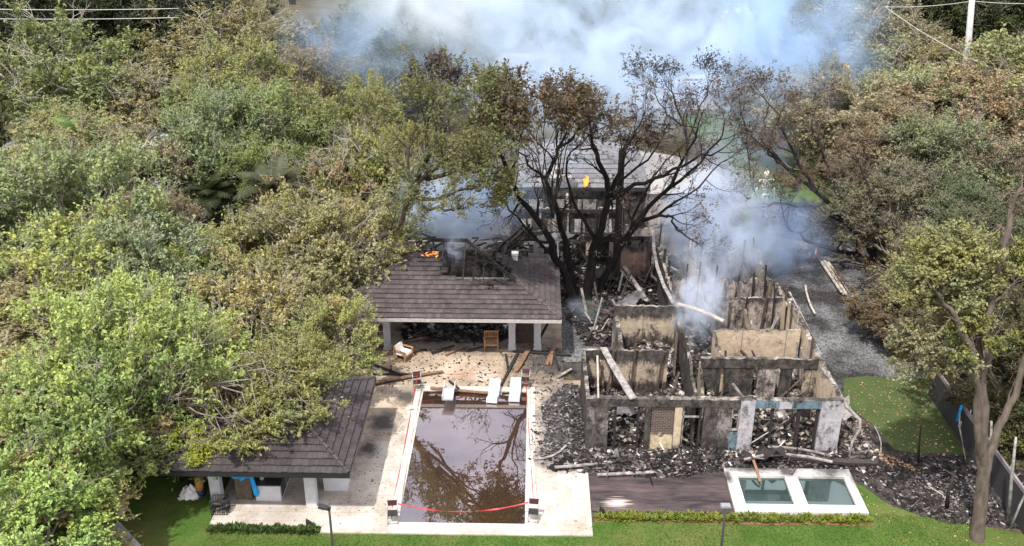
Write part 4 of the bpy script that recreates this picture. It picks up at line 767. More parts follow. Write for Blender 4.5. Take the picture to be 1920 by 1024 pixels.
mb=MB(); mb.box(G(1597,560,.25),(.5,.4,.5),(.1,.1,.4)); tag(mb.build('cut_block',M['grey_wood']),'pale squared block at the near end of the board stack','block')
def cone(px,py,lb):
    c=G(px,py,0); t=T('traffic_cone',lb,'traffic cone',tuple(c)); mb=MB(); mb.box(c+Vector((0,0,.03)),(.42,.42,.05)); mb.build('base',M['black'],t); mb=MB(); mb.tube([c+Vector((0,0,.055)),c+Vector((0,0,.8))],[.17,.04],10); mb.build('cone_body',M['orange'],t); mb=MB(); mb.tube([c+Vector((0,0,.4)),c+Vector((0,0,.55))],[.115,.088],10); mb.build('reflective_band',M['plastic'],t)
cone(1528,486,'orange and white traffic cone behind the board stack on the drive')
# oversize garden skeleton decoration
b=G(1430,405,0); sk=T('garden_skeleton','giant ivory plastic skeleton decoration standing on the far lawn','skeleton decoration',tuple(b)); sk.scale=(1,1,1)
Z=lambda x,y,z:(b.x+x,b.y+y,z)
mb=MB(); mb.ball(Z(-.05,0,3.42),.25,12,9,0,(.85,1,1.05)); mb.box(Z(-.05,-.12,3.16),(.22,.2,.14),None,0,1.2); skl=mb.build('skull',M['bone'],sk)
mb=MB(); mb.ball(Z(-.14,-.2,3.42),.065,8,6); mb.ball(Z(.04,-.2,3.42),.065,8,6); mb.build('eye_socket',M['black'],skl)
mb=MB(); mb.tube([Z(-.05,0,3.1),Z(-.02,.03,2.6),Z(0,0,2.0),Z(.02,0,1.75)],.055,7); mb.build('spine',M['bone'],sk)
mb=MB()
for i in range(6):
    z=2.85-i*.13; r=.3-.012*abs(i-2)**2
    mb.tube([Z(-.02+r*math.cos(a),r*.62*math.sin(a)-.05,z-.05*math.cos(a*2)) for a in np.linspace(.5*math.pi,2.5*math.pi,15)],.028,5)
mb.tube([Z(-.5,0,2.98),Z(0,-.06,2.92),Z(.5,0,2.98)],.045,6); mb.build('rib_cage',M['bone'],sk)
mb=MB(); mb.ball(Z(.02,0,1.72),.27,10,7,0,(1,.55,.6)); mb.build('pelvis',M['bone'],sk)
for s in(-1,1):
    mb=MB(); el=Z(s*.62,0,2.35); hd=Z(s*.66-(.35 if s<0 else -.02),-.15,1.72 if s<0 else 1.65); mb.tube([Z(s*.5,0,2.98),Z(s*.56,0,2.65),el],[.06,.04,.055],6); mb.tube([el,hd],[.05,.035],6)
    for f in range(5): mb.tube([hd,(hd[0]+(f-2)*.035,hd[1]-.05,hd[2]-.2)],.014,4)
    mb.build('arm',M['bone'],sk); mb=MB(); kn=Z(s*.17,-.05,.95); ft=Z(s*.2,0,.08); mb.tube([Z(s*.16,0,1.62),Z(s*.17,-.02,1.3),kn],[.07,.05,.075],6); mb.tube([kn,Z(s*.19,0,.5),ft],[.07,.05,.06],6); mb.tube([ft,Z(s*.26,-.35,.03)],[.08,.06],6); mb.build('leg',M['bone'],sk)
# ---------------------------------------------------------------- vegetation
def rv(s=1.0): return Vector((random.gauss(0,s),random.gauss(0,s),random.gauss(0,s)))
def branch(mb,tips,p,d,L,r,lvl,maxl,o):
    ns=4 if lvl<2 else 3; pts=[p];rad=[r]; q=p.copy(); dd=d.normalized()
    for i in range(ns):
        dd=(dd+rv(o['jit'])+Vector((0,0,o['up'][min(lvl,len(o['up'])-1)]))).normalized(); q=q+dd*(L/ns); pts.append(q.copy()); rad.append(max(r*(1-(1-o['tap'])*(i+1)/ns),.008))
    mb.tube(pts,rad,7 if lvl<1 else(5 if lvl<3 else 3),caps=False)
    if lvl>=maxl:
        tips.append((pts[-1],dd)); 
        if random.random()<.5: tips.append((pts[-2],dd))
        return
    k=o['kids'][min(lvl,len(o['kids'])-1)]; a0=random.uniform(0,6.28)
    for i in range(k):
        ax=dd.orthogonal().normalized(); ax=Matrix.Rotation(a0+i*6.283/k+random.uniform(-.5,.5),3,dd)@ax
        sp=o['spread']*random.uniform(.6,1.25); nd=(dd*math.cos(sp)+ax*math.sin(sp))
        j=ns if i<k-1 or lvl==0 else ns-1; branch(mb,tips,pts[j],nd,L*o['len']*random.uniform(.75,1.2),rad[j]*o['thin'],lvl+1,maxl,o)
OAK=dict(jit=.13,up=[.05,.03,.02,.06],tap=.62,kids=[6,4,4,4],spread=.62,len=.74,thin=.68)
def leaves_np(tips,n,rad,size,flat_=.6,up=.5,asp=.5,keep=1.0):
    tp=np.array([tuple(t[0]) for t in tips]); td=np.array([tuple(t[1]) for t in tips]); m=rng.random(len(tp))<keep; tp=tp[m];td=td[m]; k=len(tp)
    cr=rad*rng.uniform(.6,1.35,k)
    c=np.repeat(tp+td*rad*.2,n,0)
    g=rng.normal(0,1,(k*n,3)); g/=np.linalg.norm(g,axis=1)[:,None]; g*=(rng.random(k*n)**.5)[:,None]
    # every clump is a handful of sprays: short twigs that fan out round the branch direction, leaves strung along them
    m=5; sd_=np.repeat(td,m,0)*.9+rng.normal(0,.62,(k*m,3))+np.array([0,0,.25]); sd_/=np.linalg.norm(sd_,axis=1)[:,None]; so=rng.normal(0,.26,(k*m,3))*np.repeat(cr,m)[:,None]
    idx=np.repeat(np.arange(k),n)*m+rng.integers(0,m,k*n); t_=rng.uniform(-.35,1.15,k*n)
    crr=np.repeat(cr,n)[:,None]; c+=so[idx]+sd_[idx]*t_[:,None]*crr+g*crr*np.array([1,1,flat_])*.24
    N_=rng.normal(0,1,(k*n,3)); N_[:,2]=np.abs(N_[:,2])+up; N_+=g*.6; N_/=np.linalg.norm(N_,axis=1)[:,None]
    A=rng.normal(0,.75,(k*n,3))+sd_[idx]; A-=N_*(A*N_).sum(1)[:,None]; A/=np.linalg.norm(A,axis=1)[:,None]; B=np.cross(N_,A)
    s=size*rng.uniform(.6,1.35,k*n)[:,None]
    V=np.stack([c-A*s,c-B*s*asp+N_*s*.15,c+A*s,c+B*s*asp+N_*s*.15],1).reshape(-1,3); F=np.arange(len(V)).reshape(-1,4); return V,F
def make_tree(name,seed,o,trunk=2.6,L=3.0,r=.34,n=105,rad=.75,size=.12,maxl=4,bare=.1,limb_el=(.5,1.25),nl=6,lean=0,leaf='leaf',flat_=.6,keep=.96,bares=44):
    random.seed(seed); global rng; rng=np.random.default_rng(seed); mb=MB(); tips=[]
    root=T(name,None,None,(0,0,0))
    top=Vector((random.uniform(-.3,.3)+lean,random.uniform(-.3,.3),trunk)); mb.tube([(0,0,-.3),(0,0,.1),top*.5+Vector((.1,0,0)),top],[r*1.6,r*1.15,r,r*.95],9,caps=False)
    for i in range(nl):
        az=i*6.283/nl+random.uniform(-.4,.4); el=random.uniform(*limb_el); d=Vector((math.cos(az)*math.cos(el),math.sin(az)*math.cos(el),math.sin(el)))
        branch(mb,tips,top-Vector((0,0,random.uniform(0,.5))),d,L*random.uniform(.8,1.2),r*.62,1,maxl,o)
    up_=sorted(tips,key=lambda t:-t[0].z)[:max(8,len(tips)//2)]; junk=[]
    for i in range(bares):
        cl=random.choice(up_); 
        branch(mb,junk,cl[0]-cl[1]*.4,(cl[1]+rv(.4)+Vector((0,0,.35))).normalized(),1.15,.05,2,4,dict(o,kids=[3,3,3,3],jit=.2,spread=.6,up=[0,0,.02,.02]))
    b=mb.build('trunk',M['bark'],root,org=(0,0,0))
    V,F=leaves_np(tips,n,rad,size,flat_,keep=keep); mesh_np('crown',V,F,M[leaf],root)
    return root,max(t[0].z for t in tips)
PROT={}
def proto(k,*a,**kw): PROT[k]=make_tree(k,*a,**kw)
proto('oak_tree',1,OAK,limb_el=(.45,1.3)); proto('live_oak_tree',2,dict(OAK,jit=.17,spread=.7),limb_el=(.35,1.35),nl=7,n=95); proto('broad_tree',3,dict(OAK,kids=[6,5,4,3]),trunk=2.2,limb_el=(.4,1.3),n=115,size=.11)
proto('feathery_tree',4,dict(OAK,jit=.1,up=[.05,.03,-.06,-.18],kids=[6,4,4,3],spread=.5),limb_el=(.6,1.3),n=120,rad=.8,size=.13,flat_=.8)
proto('half_bare_tree',7,dict(OAK,jit=.2),n=52,rad=.6,size=.10,limb_el=(.4,1.3),keep=.6,bares=70); proto('thin_tree',5,dict(OAK,jit=.16),n=42,rad=.7,size=.11,limb_el=(.5,1.3)); proto('dense_bush',6,dict(OAK,kids=[6,4,4,4],len=.7),trunk=.6,L=1.5,r=.14,n=90,rad=.5,size=.1,limb_el=(.2,1.4),nl=7)
def make_palm(name,seed,h=7,nf=26,fl=3.0,tr=.2):
    random.seed(seed); root=T(name,None,None,(0,0,0)); mb=MB(); mb.tube([(0,0,-.2),(.1,0,h*.5),(.0,.1,h)],[tr*1.3,tr,tr*.9],8,caps=False); mb.build('trunk',M['bark'],root,org=(0,0,0)); mb=MB()
    for i in range(nf):
        az=i*2.4+random.uniform(-.2,.2); el=1.25-1.9*(i/nf)+random.uniform(-.1,.1); p=Vector((0,.1,h)); d=Vector((math.cos(az)*math.cos(el),math.sin(az)*math.cos(el),math.sin(el))); L=fl*random.uniform(.85,1.1); ns=14; side=d.cross(Vector((0,0,1))).normalized()
        for j in range(ns):
            d=(d+Vector((0,0,-.085))).normalized(); p2=p+d*(L/ns); wd=.62*math.sin(math.pi*(.12+.85*j/ns))
            for s in(-1,1):
                for u in(0,.5):
                    b=p.lerp(p2,u); t=b+side*s*wd+d*.28+Vector((0,0,-.28*wd+random.uniform(-.03,.03))); mb.add([b,b+d*.09,t+d*.04,t],[(0,1,2,3)])
            p=p2
    mb.build('fronds',M['leaf'],root,org=(0,0,0)); return root,h
PROT['palm_tree']=make_palm('palm_tree',11); PROT['fan_palm']=make_palm('fan_palm',12,4.5,34,2.0,.26)
CNT={}
def place(kind,px,py,label,s=1.0,zc=None,col=(.13,.145,.05),bark=(.2,.18,.15),group=None,cat='tree',zs=1.0,rz=None,fr=.78,base=None):
    root,h=PROT[kind]; c=copy_tree(root); H_=h*s*zs
    b=base or G(px,py,H_*fr)                                     # (px,py) aims at the middle of the crown
    c.location=(b.x,b.y,0); c.rotation_euler=(0,0,rz if rz is not None else random.uniform(0,6.28)); w_=random.uniform(1.0,1.22); c.scale=(s*w_,s*w_,s*zs); tag(c,label,cat,group)
    j=random.uniform(.88,1.12)
    for ch in c.children: q=bark if ch.name.startswith('trunk') else tuple(v*j for v in col); ch.color=tuple(q)+(1,)
    return c
OL=(.152,.160,.086);YG=(.165,.200,.070);DK=(.055,.066,.038);GR=(.160,.160,.105);BR=(.088,.062,.042);TAN=(.142,.134,.098);PB=(.34,.30,.25)
random.seed(21)
LT=[('oak_tree',20,930,'big green oak filling the bottom left corner of the photo',.56,YG),
('broad_tree',150,830,'leafy oak with pale dead limbs left of the dark shaded lawn',.52,(.145,.175,.068)),
('live_oak_tree',40,775,'oak at the left edge, above the corner tree',.7,OL),
('oak_tree',345,735,'oak overhanging the left end of the gazebo roof',.5,OL),
('live_oak_tree',180,730,'oak left of the one overhanging the gazebo roof',.6,(.150,.172,.078)),
('broad_tree',505,670,'broad oak whose branches hang over the back of the gazebo roof',.46,(.150,.172,.078)),
('oak_tree',575,610,'oak reaching right towards the pavilion front',.40,(.150,.172,.078)),
('live_oak_tree',170,640,'yellow green oak behind the one with pale dead limbs',.7,(.17,.195,.085)),
('broad_tree',330,620,'yellow green oak in the middle of the left canopy',.66,YG),
('feathery_tree',455,560,'grey green oak behind the broad oak over the gazebo',.62,OL),
('live_oak_tree',545,505,'olive oak with bare twigs left of the pavilion roof',.46,OL),
('oak_tree',40,620,'oak at the left edge, level with the pavilion eave',.75,GR),
('feathery_tree',615,420,'feathery grey green tree drooping towards the left end of the pavilion roof',.62,(.15,.15,.08)),
('broad_tree',70,480,'pale green tree at the left edge of the photo, halfway up',.85,(.175,.185,.075)),
('oak_tree',235,505,'olive tree left of the dark palm gap',.75,GR),
('live_oak_tree',395,490,'olive crown just below the dark palm gap',.58,YG),
('oak_tree',510,435,'olive crown right of the dark palm gap',.58,OL),
('oak_tree',60,370,'olive tree above the pale green tree at the left edge',.85,OL),
('live_oak_tree',265,415,'olive crown left above the dark palm gap',.6,GR),
('feathery_tree',590,345,'grey green feathery tree below the gap with the bluish roof',.62,OL),
('live_oak_tree',475,320,'dark olive tree beside the hanging palm fronds',.7,(.11,.12,.042)),
('oak_tree',265,300,'olive tree right of the bright palm',.7,OL),
('broad_tree',60,275,'second olive tree above the pale green tree at the left edge',.9,OL),
('oak_tree',385,245,'olive crown in the upper middle of the left canopy',.75,OL),
('live_oak_tree',500,215,'olive crown left of the gap with the bluish roof',.7,OL),
('broad_tree',650,195,'yellow olive crown that juts out into the smoke at the upper left',.66,(.158,.155,.07)),
('oak_tree',545,140,'olive crown at the edge of the smoke, upper left',.75,OL),
('oak_tree',250,185,'olive crown with many bare twigs below the palm trunk at the top left',.85,GR),
('live_oak_tree',120,175,'grey olive crown left of the crown with bare twigs',.9,GR),
('broad_tree',400,140,'olive crown in front of the feathery brown trees at the top',.85,OL),
('feathery_tree',465,55,'feathery brownish tree at the top against the smoke',1.1,(.13,.13,.08)),
('feathery_tree',365,60,'feathery tan olive tree at the top, left of the brownish one',.95,(.135,.14,.082)),
('feathery_tree',50,90,'feathery green tree at the top left corner',1.1,(.13,.14,.065)),
('oak_tree',725,290,'oak crown left of the half scorched tree',.55,(.14,.14,.05)),
('dense_bush',665,330,'low green tree between the bluish roof and the half scorched tree',1.2,(.15,.15,.06))]
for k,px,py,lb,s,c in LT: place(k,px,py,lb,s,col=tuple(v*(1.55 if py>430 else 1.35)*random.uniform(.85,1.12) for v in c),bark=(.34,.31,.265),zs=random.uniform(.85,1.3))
# bright yellow green sprig over the gazebo roof
place('dense_bush',372,830,'bright yellow green leafy branch end hanging over the gazebo eave',.42,col=(.26,.31,.05),bark=PB,cat='tree',base=Vector((*G(372,832,3.2)[:2],2.4)),fr=.5).location.z=1.9
# palms on the left
place('palm_tree',160,295,'bright green palm rising through the oaks at the left',.95,col=(.13,.20,.07),zs=1.05)
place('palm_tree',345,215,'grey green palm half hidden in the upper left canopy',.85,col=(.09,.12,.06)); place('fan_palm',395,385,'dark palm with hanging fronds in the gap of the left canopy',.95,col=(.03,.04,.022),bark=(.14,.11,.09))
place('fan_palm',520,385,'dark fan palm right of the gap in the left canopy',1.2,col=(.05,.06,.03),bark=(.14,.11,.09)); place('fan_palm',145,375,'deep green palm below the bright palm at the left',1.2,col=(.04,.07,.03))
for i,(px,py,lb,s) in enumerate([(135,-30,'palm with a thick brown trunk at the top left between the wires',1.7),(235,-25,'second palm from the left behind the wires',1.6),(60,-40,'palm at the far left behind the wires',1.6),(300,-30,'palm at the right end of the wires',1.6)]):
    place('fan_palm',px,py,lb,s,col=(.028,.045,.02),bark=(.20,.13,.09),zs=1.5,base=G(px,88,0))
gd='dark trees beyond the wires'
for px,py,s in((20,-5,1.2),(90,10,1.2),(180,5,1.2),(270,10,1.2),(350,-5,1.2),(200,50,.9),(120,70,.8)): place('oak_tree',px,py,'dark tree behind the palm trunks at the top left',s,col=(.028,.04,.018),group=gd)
# right-hand side
RT=[('feathery_tree',1700,565,'low brown scorched tree with several thick stems beside the gravel drive',.36,BR),
('half_bare_tree',1700,440,'brown scorched tree behind the board stack',.5,(.080,.064,.040)),
('live_oak_tree',1735,470,'olive tan tree with pale limbs right of the scorched ones',.55,(.125,.122,.075)),
('oak_tree',1810,400,'olive tree with pale dead branches at the right',.62,(.095,.10,.058)),
('live_oak_tree',1905,460,'dark tree at the right edge, level with the gravel drive',.7,DK),
('half_bare_tree',1620,320,'brown fire dried crown above the board stack',.58,(.085,.062,.042)),
('oak_tree',1700,350,'tan brown crown right of the lower fire dried one',.65,(.125,.112,.078)),
('half_bare_tree',1570,240,'brown fire dried crown at the right of the smoke',.66,(.100,.074,.048)),
('oak_tree',1670,250,'tan brown crown right of the upper fire dried one',.72,TAN),
('live_oak_tree',1775,275,'tan olive crown in the middle of the right canopy',.75,TAN),
('broad_tree',1870,340,'grey brown crown below the bright green palm at the right',.66,(.088,.08,.058)),
('feathery_tree',1590,175,'brownish crown fading into the smoke at its left side',.85,(.13,.118,.085)),
('oak_tree',1700,175,'olive crown in the upper right canopy',.8,(.13,.132,.078)),
('live_oak_tree',1815,180,'tan olive crown left of the dark green palm',.85,(.142,.138,.09)),
('feathery_tree',1650,115,'pale grey green feathery tree at the smoke edge, upper right',.8,(.15,.18,.10)),
('broad_tree',1765,120,'grey olive crown below the foot of the concrete pole',.72,(.12,.12,.06)),
('feathery_tree',1925,120,'yellow olive feathery crown right of the concrete pole',1.15,(.15,.148,.085)),
('feathery_tree',1680,55,'feathery tan tree at the top, left of the red roofed house',.95,(.145,.14,.092)),
('feathery_tree',1605,45,'feathery olive tree at the top, right side of the smoke',1.0,(.135,.138,.085)),
('oak_tree',1735,80,'small olive crown left of the red roofed house',.6,(.15,.15,.075)),
('live_oak_tree',1920,620,'dark tree behind the fence at the right edge',.6,(.05,.055,.028)),
('dense_bush',1965,760,'dark olive bush behind the fence at the right edge',.6,(.07,.075,.03)),
('dense_bush',1915,590,'dark green bush behind the leaning trunk at the right',.7,(.045,.05,.025))]
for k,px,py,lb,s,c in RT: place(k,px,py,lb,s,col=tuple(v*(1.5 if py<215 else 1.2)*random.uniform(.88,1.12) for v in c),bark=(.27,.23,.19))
place('fan_palm',1895,215,'bright green palm at the right edge',1.3,col=(.13,.26,.04)); place('fan_palm',1868,250,'dark green palm left of the bright one at the right edge',1.3,col=(.03,.075,.02)); 
place('fan_palm',1620,130,'dark bluish palm at the edge of the smoke, upper right',1.1,col=(.03,.06,.03))
for px,py,s in((1755,-12,1.1),(1800,-15,1.1),(1850,-8,1.1),(1900,-12,1.1),(1725,-25,1.0),(1830,5,.8)): place('live_oak_tree',px,py,'dark evergreen tree behind the concrete pole along the top right',s,col=(.035,.048,.018),group='dark evergreens along the top right')
gs='trees dimmed by the smoke'
for px,py,s,k in((630,90,.8,'oak_tree'),(690,40,.9,'oak_tree'),(760,90,.8,'oak_tree'),(850,20,.9,'feathery_tree'),(1060,0,1.0,'oak_tree'),(1150,25,.9,'feathery_tree'),(1250,10,1.0,'oak_tree'),(1340,20,.9,'oak_tree'),(1500,90,.9,'feathery_tree'),(1520,30,1.0,'oak_tree'),(1480,150,.7,'thin_tree'),(700,130,.7,'thin_tree')):
    place(k,px,py,'grey green tree dimmed by the smoke at the top of the photo',s,col=(.10,.115,.06),group=gs)
# ---- trees traced limb by limb
def traced(name,label,cat,Y,limbs,leafc,barkc,seed,o,L=1.6,r=.06,maxl=4,lvl=2,n=40,rad=.5,size=.09,start=.35,every=2,keep=1.0,leaf='leaf',extra=None,upb=.5):
    random.seed(seed); global rng; rng=np.random.default_rng(seed); base=P(limbs[0][0][0][0],limbs[0][0][0][1],Y); base.z=0
    root=T(name,label,cat,tuple(base)); mb=MB(); tips=[]
    for pts,r0,r1 in limbs:
        W=[]
        for q in pts:
            dy=q[2] if len(q)>2 else 0; W.append(P(q[0],q[1],Y+dy))
        # smooth, slightly wandering polyline
        S=[]
        for i in range(len(W)-1):
            for t in(0,.34,.67): 
                p=W[i].lerp(W[i+1],t); 
                if t: p+=rv(.07)
                S.append(p)
        S.append(W[-1]); m=len(S); rr=[r0+(r1-r0)*(i/(m-1))**.8 for i in range(m)]
        mb.tube(S,rr,8,caps=False)
        for i in range(int(m*start),m,every):
            d=(S[min(i+1,m-1)]-S[i-1]).normalized(); sp=(d*.6+rv(.55)+Vector((0,0,upb))).normalized()
            branch(mb,tips,S[i],sp,L*random.uniform(.7,1.2),max(min(rr[i]*.55,.14),.03),lvl,maxl,o)
        branch(mb,tips,S[-1],(S[-1]-S[-2]).normalized(),L,rr[-1]*.9,lvl-1,maxl,o)
    b=mb.build('trunk',M['bark'],root,org=tuple(base)); b.color=tuple(barkc)+(1,)
    if n:
        V,F=leaves_np(tips,n,rad,size,keep=keep); c=mesh_np('crown',V,F,M[leaf],root,tuple(base)); c.color=tuple(leafc)+(1,)
    return root
CH=dict(OAK,jit=.17,up=[.06,.06,.05,.05],kids=[4,4,4,3],spread=.55,len=.75,thin=.62)
traced('charred_tree','big many stemmed charred tree with black limbs and brown leaf tufts in the middle','tree',56.5,[
 ([(1082,590),(1068,540,-.2),(1052,500,-.4),(1020,430,-.8),(975,375,-1.4),(948,310,-1.8),(934,278,-2)],.34,.09),
 ([(1090,592),(1072,520,.4),(1060,450,1),(1040,380,1.4),(1022,335,1.6),(1045,290,1.6),(1058,258,1.5)],.28,.08),
 ([(1100,592),(1106,520,-.2),(1118,450,-.3),(1140,380,-.3),(1138,335,0),(1120,290,.4),(1110,258,1)],.33,.1),
 ([(1138,370,-.3),(1165,320,-1),(1172,280,-1.2),(1190,250,-1)],.17,.06),
 ([(1116,590),(1128,530,1),(1170,450,1.6),(1205,405,2),(1240,365,2.2),(1290,325,2.4),(1350,262,2.6)],.27,.06),
 ([(1140,375,0),(1190,345,-.6),(1245,330,-1),(1300,300,-1.4),(1345,285,-1.6)],.16,.05),
 ([(1245,362,2.2),(1275,310,2),(1298,270,1.6),(1308,240,1.4)],.13,.045),
 ([(1205,412,2),(1240,404,1.2),(1262,408,.8),(1270,432,.6),(1285,442,.5)],.11,.05),
 ([(1022,335,1.6),(990,310,1.8),(965,270,2)],.1,.04),([(1118,450,-.3),(1080,390,-1),(1062,330,-1.4),(1070,285,-1.5)],.13,.04),([(1140,380,-.3),(1155,345,.6),(1215,300,1),(1240,262,1)],.12,.04),([(1190,430,1.8),(1250,390,2.4),(1310,352,2.8),(1352,305,3)],.12,.035),([(1052,500,-.4),(1000,440,.6),(955,395,1),(925,355,1.2)],.12,.035),([(1170,450,1.6),(1200,380,2.4),(1225,330,2.8),(1262,290,3)],.11,.035),([(975,375,-1.4),(960,330,-2.4),(972,285,-2.6)],.09,.035),([(1045,280,1.6),(1075,260,1.2),(1085,235,1)],.1,.045)],
 (.060,.042,.032),(.011,.0095,.009),31,CH,L=1.15,n=22,rad=.38,size=.065,keep=.30,upb=.2,leaf='charleaf')
def crownblob(name,label,px,py,Y,R_,ntip,n,col,size=.1,bark=(.03,.025,.022),seed=1,rad=.6,leaf='leaf',from_=None):
    # a whole tree: limbs fan out from a fork below the crown
    random.seed(seed); global rng; rng=np.random.default_rng(seed); c=P(px,py,Y); base=Vector((c.x-.5,c.y+.5,0)) if not from_ else P(from_[0],from_[1],Y); root=T(name,label,'tree',(base.x,base.y,0)); org=(base.x,base.y,0); mb=MB(); tips=[]
    fork=Vector((base.x,base.y,max(c.z-R_[2]*1.6,1.5))) if not from_ else base
    if not from_: mb.tube([(base.x,base.y,-.2),tuple(fork)],[.3,.2],8,caps=False)
    for i in range(ntip):
        d=rv(1).normalized(); t=c+Vector((d.x*R_[0],d.y*R_[1],abs(d.z)*R_[2] if random.random()<.75 else d.z*R_[2]*.6))*random.uniform(.55,1); m=fork.lerp(t,.5)+Vector((0,0,.8))+rv(.3)
        if i%5==0: mb.tube([fork,fork.lerp(m,.5)+rv(.15),m,m.lerp(t,.5)+rv(.12),t],[.045,.04,.03,.02,.012],5,caps=False)
        branch(mb,tips,m.lerp(t,.5),(t-m),(t-m).length*.6,.03,3,4,CH)
    b=mb.build('trunk',M['bark'],root,org=org); b.color=tuple(bark)+(1,); V,F=leaves_np(tips,n,rad,size); q=mesh_np('crown',V,F,M[leaf],root,org); q.color=tuple(col)+(1,); return root
crownblob('overhanging_oak','oak boughs spreading over the top of the gazebo roof',518,722,39.2,(2.4,1.6,.7),30,90,(.19,.20,.085),size=.08,bark=(.19,.165,.14),seed=45,rad=.5,from_=(430,690))
crownblob('overhanging_oak','oak boughs hanging low over the middle of the gazebo roof',500,770,38.0,(2.2,1.2,.5),22,85,(.16,.175,.08),size=.08,bark=(.19,.165,.14),seed=47,rad=.45,from_=(400,720))
crownblob('overhanging_oak','oak boughs hanging over the upper left corner of the gazebo roof',430,800,37.3,(2.0,1.2,.6),24,85,(.19,.21,.08),size=.08,bark=(.19,.165,.14),seed=46,rad=.45,from_=(350,760))
crownblob('scorched_tree','brown scorched crown behind the left part of the main charred tree',1005,232,53.5,(3.6,2.4,1.2),46,62,(.078,.060,.040),seed=41,leaf='leaf',bark=(.03,.025,.02),from_=(1035,400))
crownblob('scorched_tree','dark brown scorched crown behind the right part of the main charred tree',1185,250,58,(2.8,2.2,.8),18,30,(.05,.036,.03),seed=42,leaf='charleaf')
crownblob('scorched_tree','small blackened bushy tree standing in front of the smoke at the upper middle',810,175,70,(2.6,2,1.8),20,50,(.045,.03,.032),seed=43,leaf='charleaf')
traced('burnt_tree','slender blackened twiggy tree fading into the smoke right of the main charred tree','tree',66,[([(1290,330),(1288,260),(1275,215),(1265,185)],.14,.05),([(1288,270),(1305,225),(1322,185)],.09,.04),([(1285,240),(1250,215),(1230,180)],.08,.03)],(.03,.028,.03),(.03,.03,.034),44,CH,L=1.1,n=14,rad=.5,size=.08,keep=.5,leaf='charleaf')
# half scorched green tree in the middle
GRN=dict(OAK,jit=.14,up=[.05,.04,.02,.03],kids=[4,3,3,3],spread=.6,len=.76,thin=.62)
traced('half_scorched_tree','wide green and brown leaning tree between the left canopy and the main charred tree','tree',52.8,[
 ([(600,626,.5),(640,530,.3),(690,460,0),(742,430),(770,370),(810,320,-.5),(850,290,-1),(885,262,-1.5)],.24,.06),([(770,370),(800,300,.6),(830,250,1),(850,205,1.2)],.18,.06),
 ([(800,335),(850,322,-1),(895,305,-2)],.16,.05),([(780,370),(830,372,-1.4),(868,356,-2)],.13,.05),([(790,385),(835,395,-2),(860,392,-2.2)],.1,.04),
 ([(850,290,-1),(872,245,0),(890,215,.5)],.1,.04),([(770,370),(765,300,1),(775,250,1.5)],.12,.05)],(.110,.118,.055),(.05,.04,.032),51,GRN,L=1.15,lvl=2,n=52,rad=.5,size=.08,keep=.85,start=.3,upb=.25)
# burnt tree reaching in from the right over the drive
RB=dict(CH,jit=.2)
traced('leaning_burnt_tree','half burnt tree leaning left over the drive with long bare black limbs','tree',63.5,[
 ([(1700,520),(1640,488),(1590,475,-.3),(1520,455,-.8),(1482,432,-1),(1468,400,-1.2)],.26,.05),
 ([(1640,485),(1590,420,.5),(1530,360,.8),(1470,310,1),(1430,275,1),(1402,245,1),(1388,215,1)],.2,.04),
 ([(1590,420,.5),(1520,385,0),(1450,380,-.5),(1422,390,-.6)],.11,.04),([(1470,310,1),(1440,290,1),(1425,250,1.5),(1438,215,2)],.1,.04),
 ([(1530,360,.8),(1490,290,1.5),(1465,240,2),(1452,205,2)],.14,.05),([(1398,240,1),(1404,290,.6),(1408,340,.2),(1418,368,0)],.05,.025),
 ([(1590,420,.5),(1560,340,1.5),(1540,280,2.4),(1522,235,3)],.15,.06),([(1640,485),(1640,400,1),(1620,330,2)],.16,.06)],
 (.07,.048,.034),(.025,.021,.02),61,RB,L=1.15,n=24,rad=.6,size=.08,keep=.34,leaf='charleaf')
# foreground tree at the right: pale trunk, crown to the left
traced('pale_trunk_tree','tall tree with a pale forked trunk in front of the fence at the right','tree',34.8,[
 ([(1832,1040),(1838,960),(1846,880),(1842,800,.1),(1838,700,.3),(1850,600,.6),(1865,520,.9),(1885,450,1.2),(1896,390,1.4)],.34,.11),
 ([(1846,880),(1832,790,-.2),(1826,700,-.4),(1814,640,-.6),(1790,590,-.8),(1765,560,-1)],.2,.07),
 ([(1850,880),(1872,800,.4),(1905,740,.6),(1935,650,.8)],.2,.12)],(.16,.165,.07),(.12,.098,.08),71,dict(GRN,kids=[3,2,2,2]),L=.9,lvl=3,n=0,start=.55,every=3)
crownblob('olive_crown_tree','light olive leafy crown hanging left of the pale forked trunk',1795,560,36.3,(1.45,1.3,2.1),75,100,(.19,.20,.10),size=.075,bark=(.15,.125,.105),seed=72,rad=.42,from_=(1838,700))
crownblob('olive_crown_tree','small olive leaf cluster in front of the pale forked trunk',1835,640,35.2,(1.3,.7,.7),12,70,(.15,.17,.06),size=.07,bark=(.15,.125,.105),seed=73,rad=.35,from_=(1846,720))
crownblob('olive_crown_tree','lowest pale olive leaf cluster hanging over the turf at the right',1752,655,36,(1.0,1,.8),34,90,(.185,.188,.125),size=.07,bark=(.17,.14,.12),seed=74,rad=.38,from_=(1800,620))
crownblob('olive_crown_tree','leaf cluster at the top of the pale forked trunk',1850,480,36.6,(1.6,1,.8),18,70,(.15,.165,.06),size=.075,bark=(.15,.125,.105),seed=75,rad=.4,from_=(1885,450))
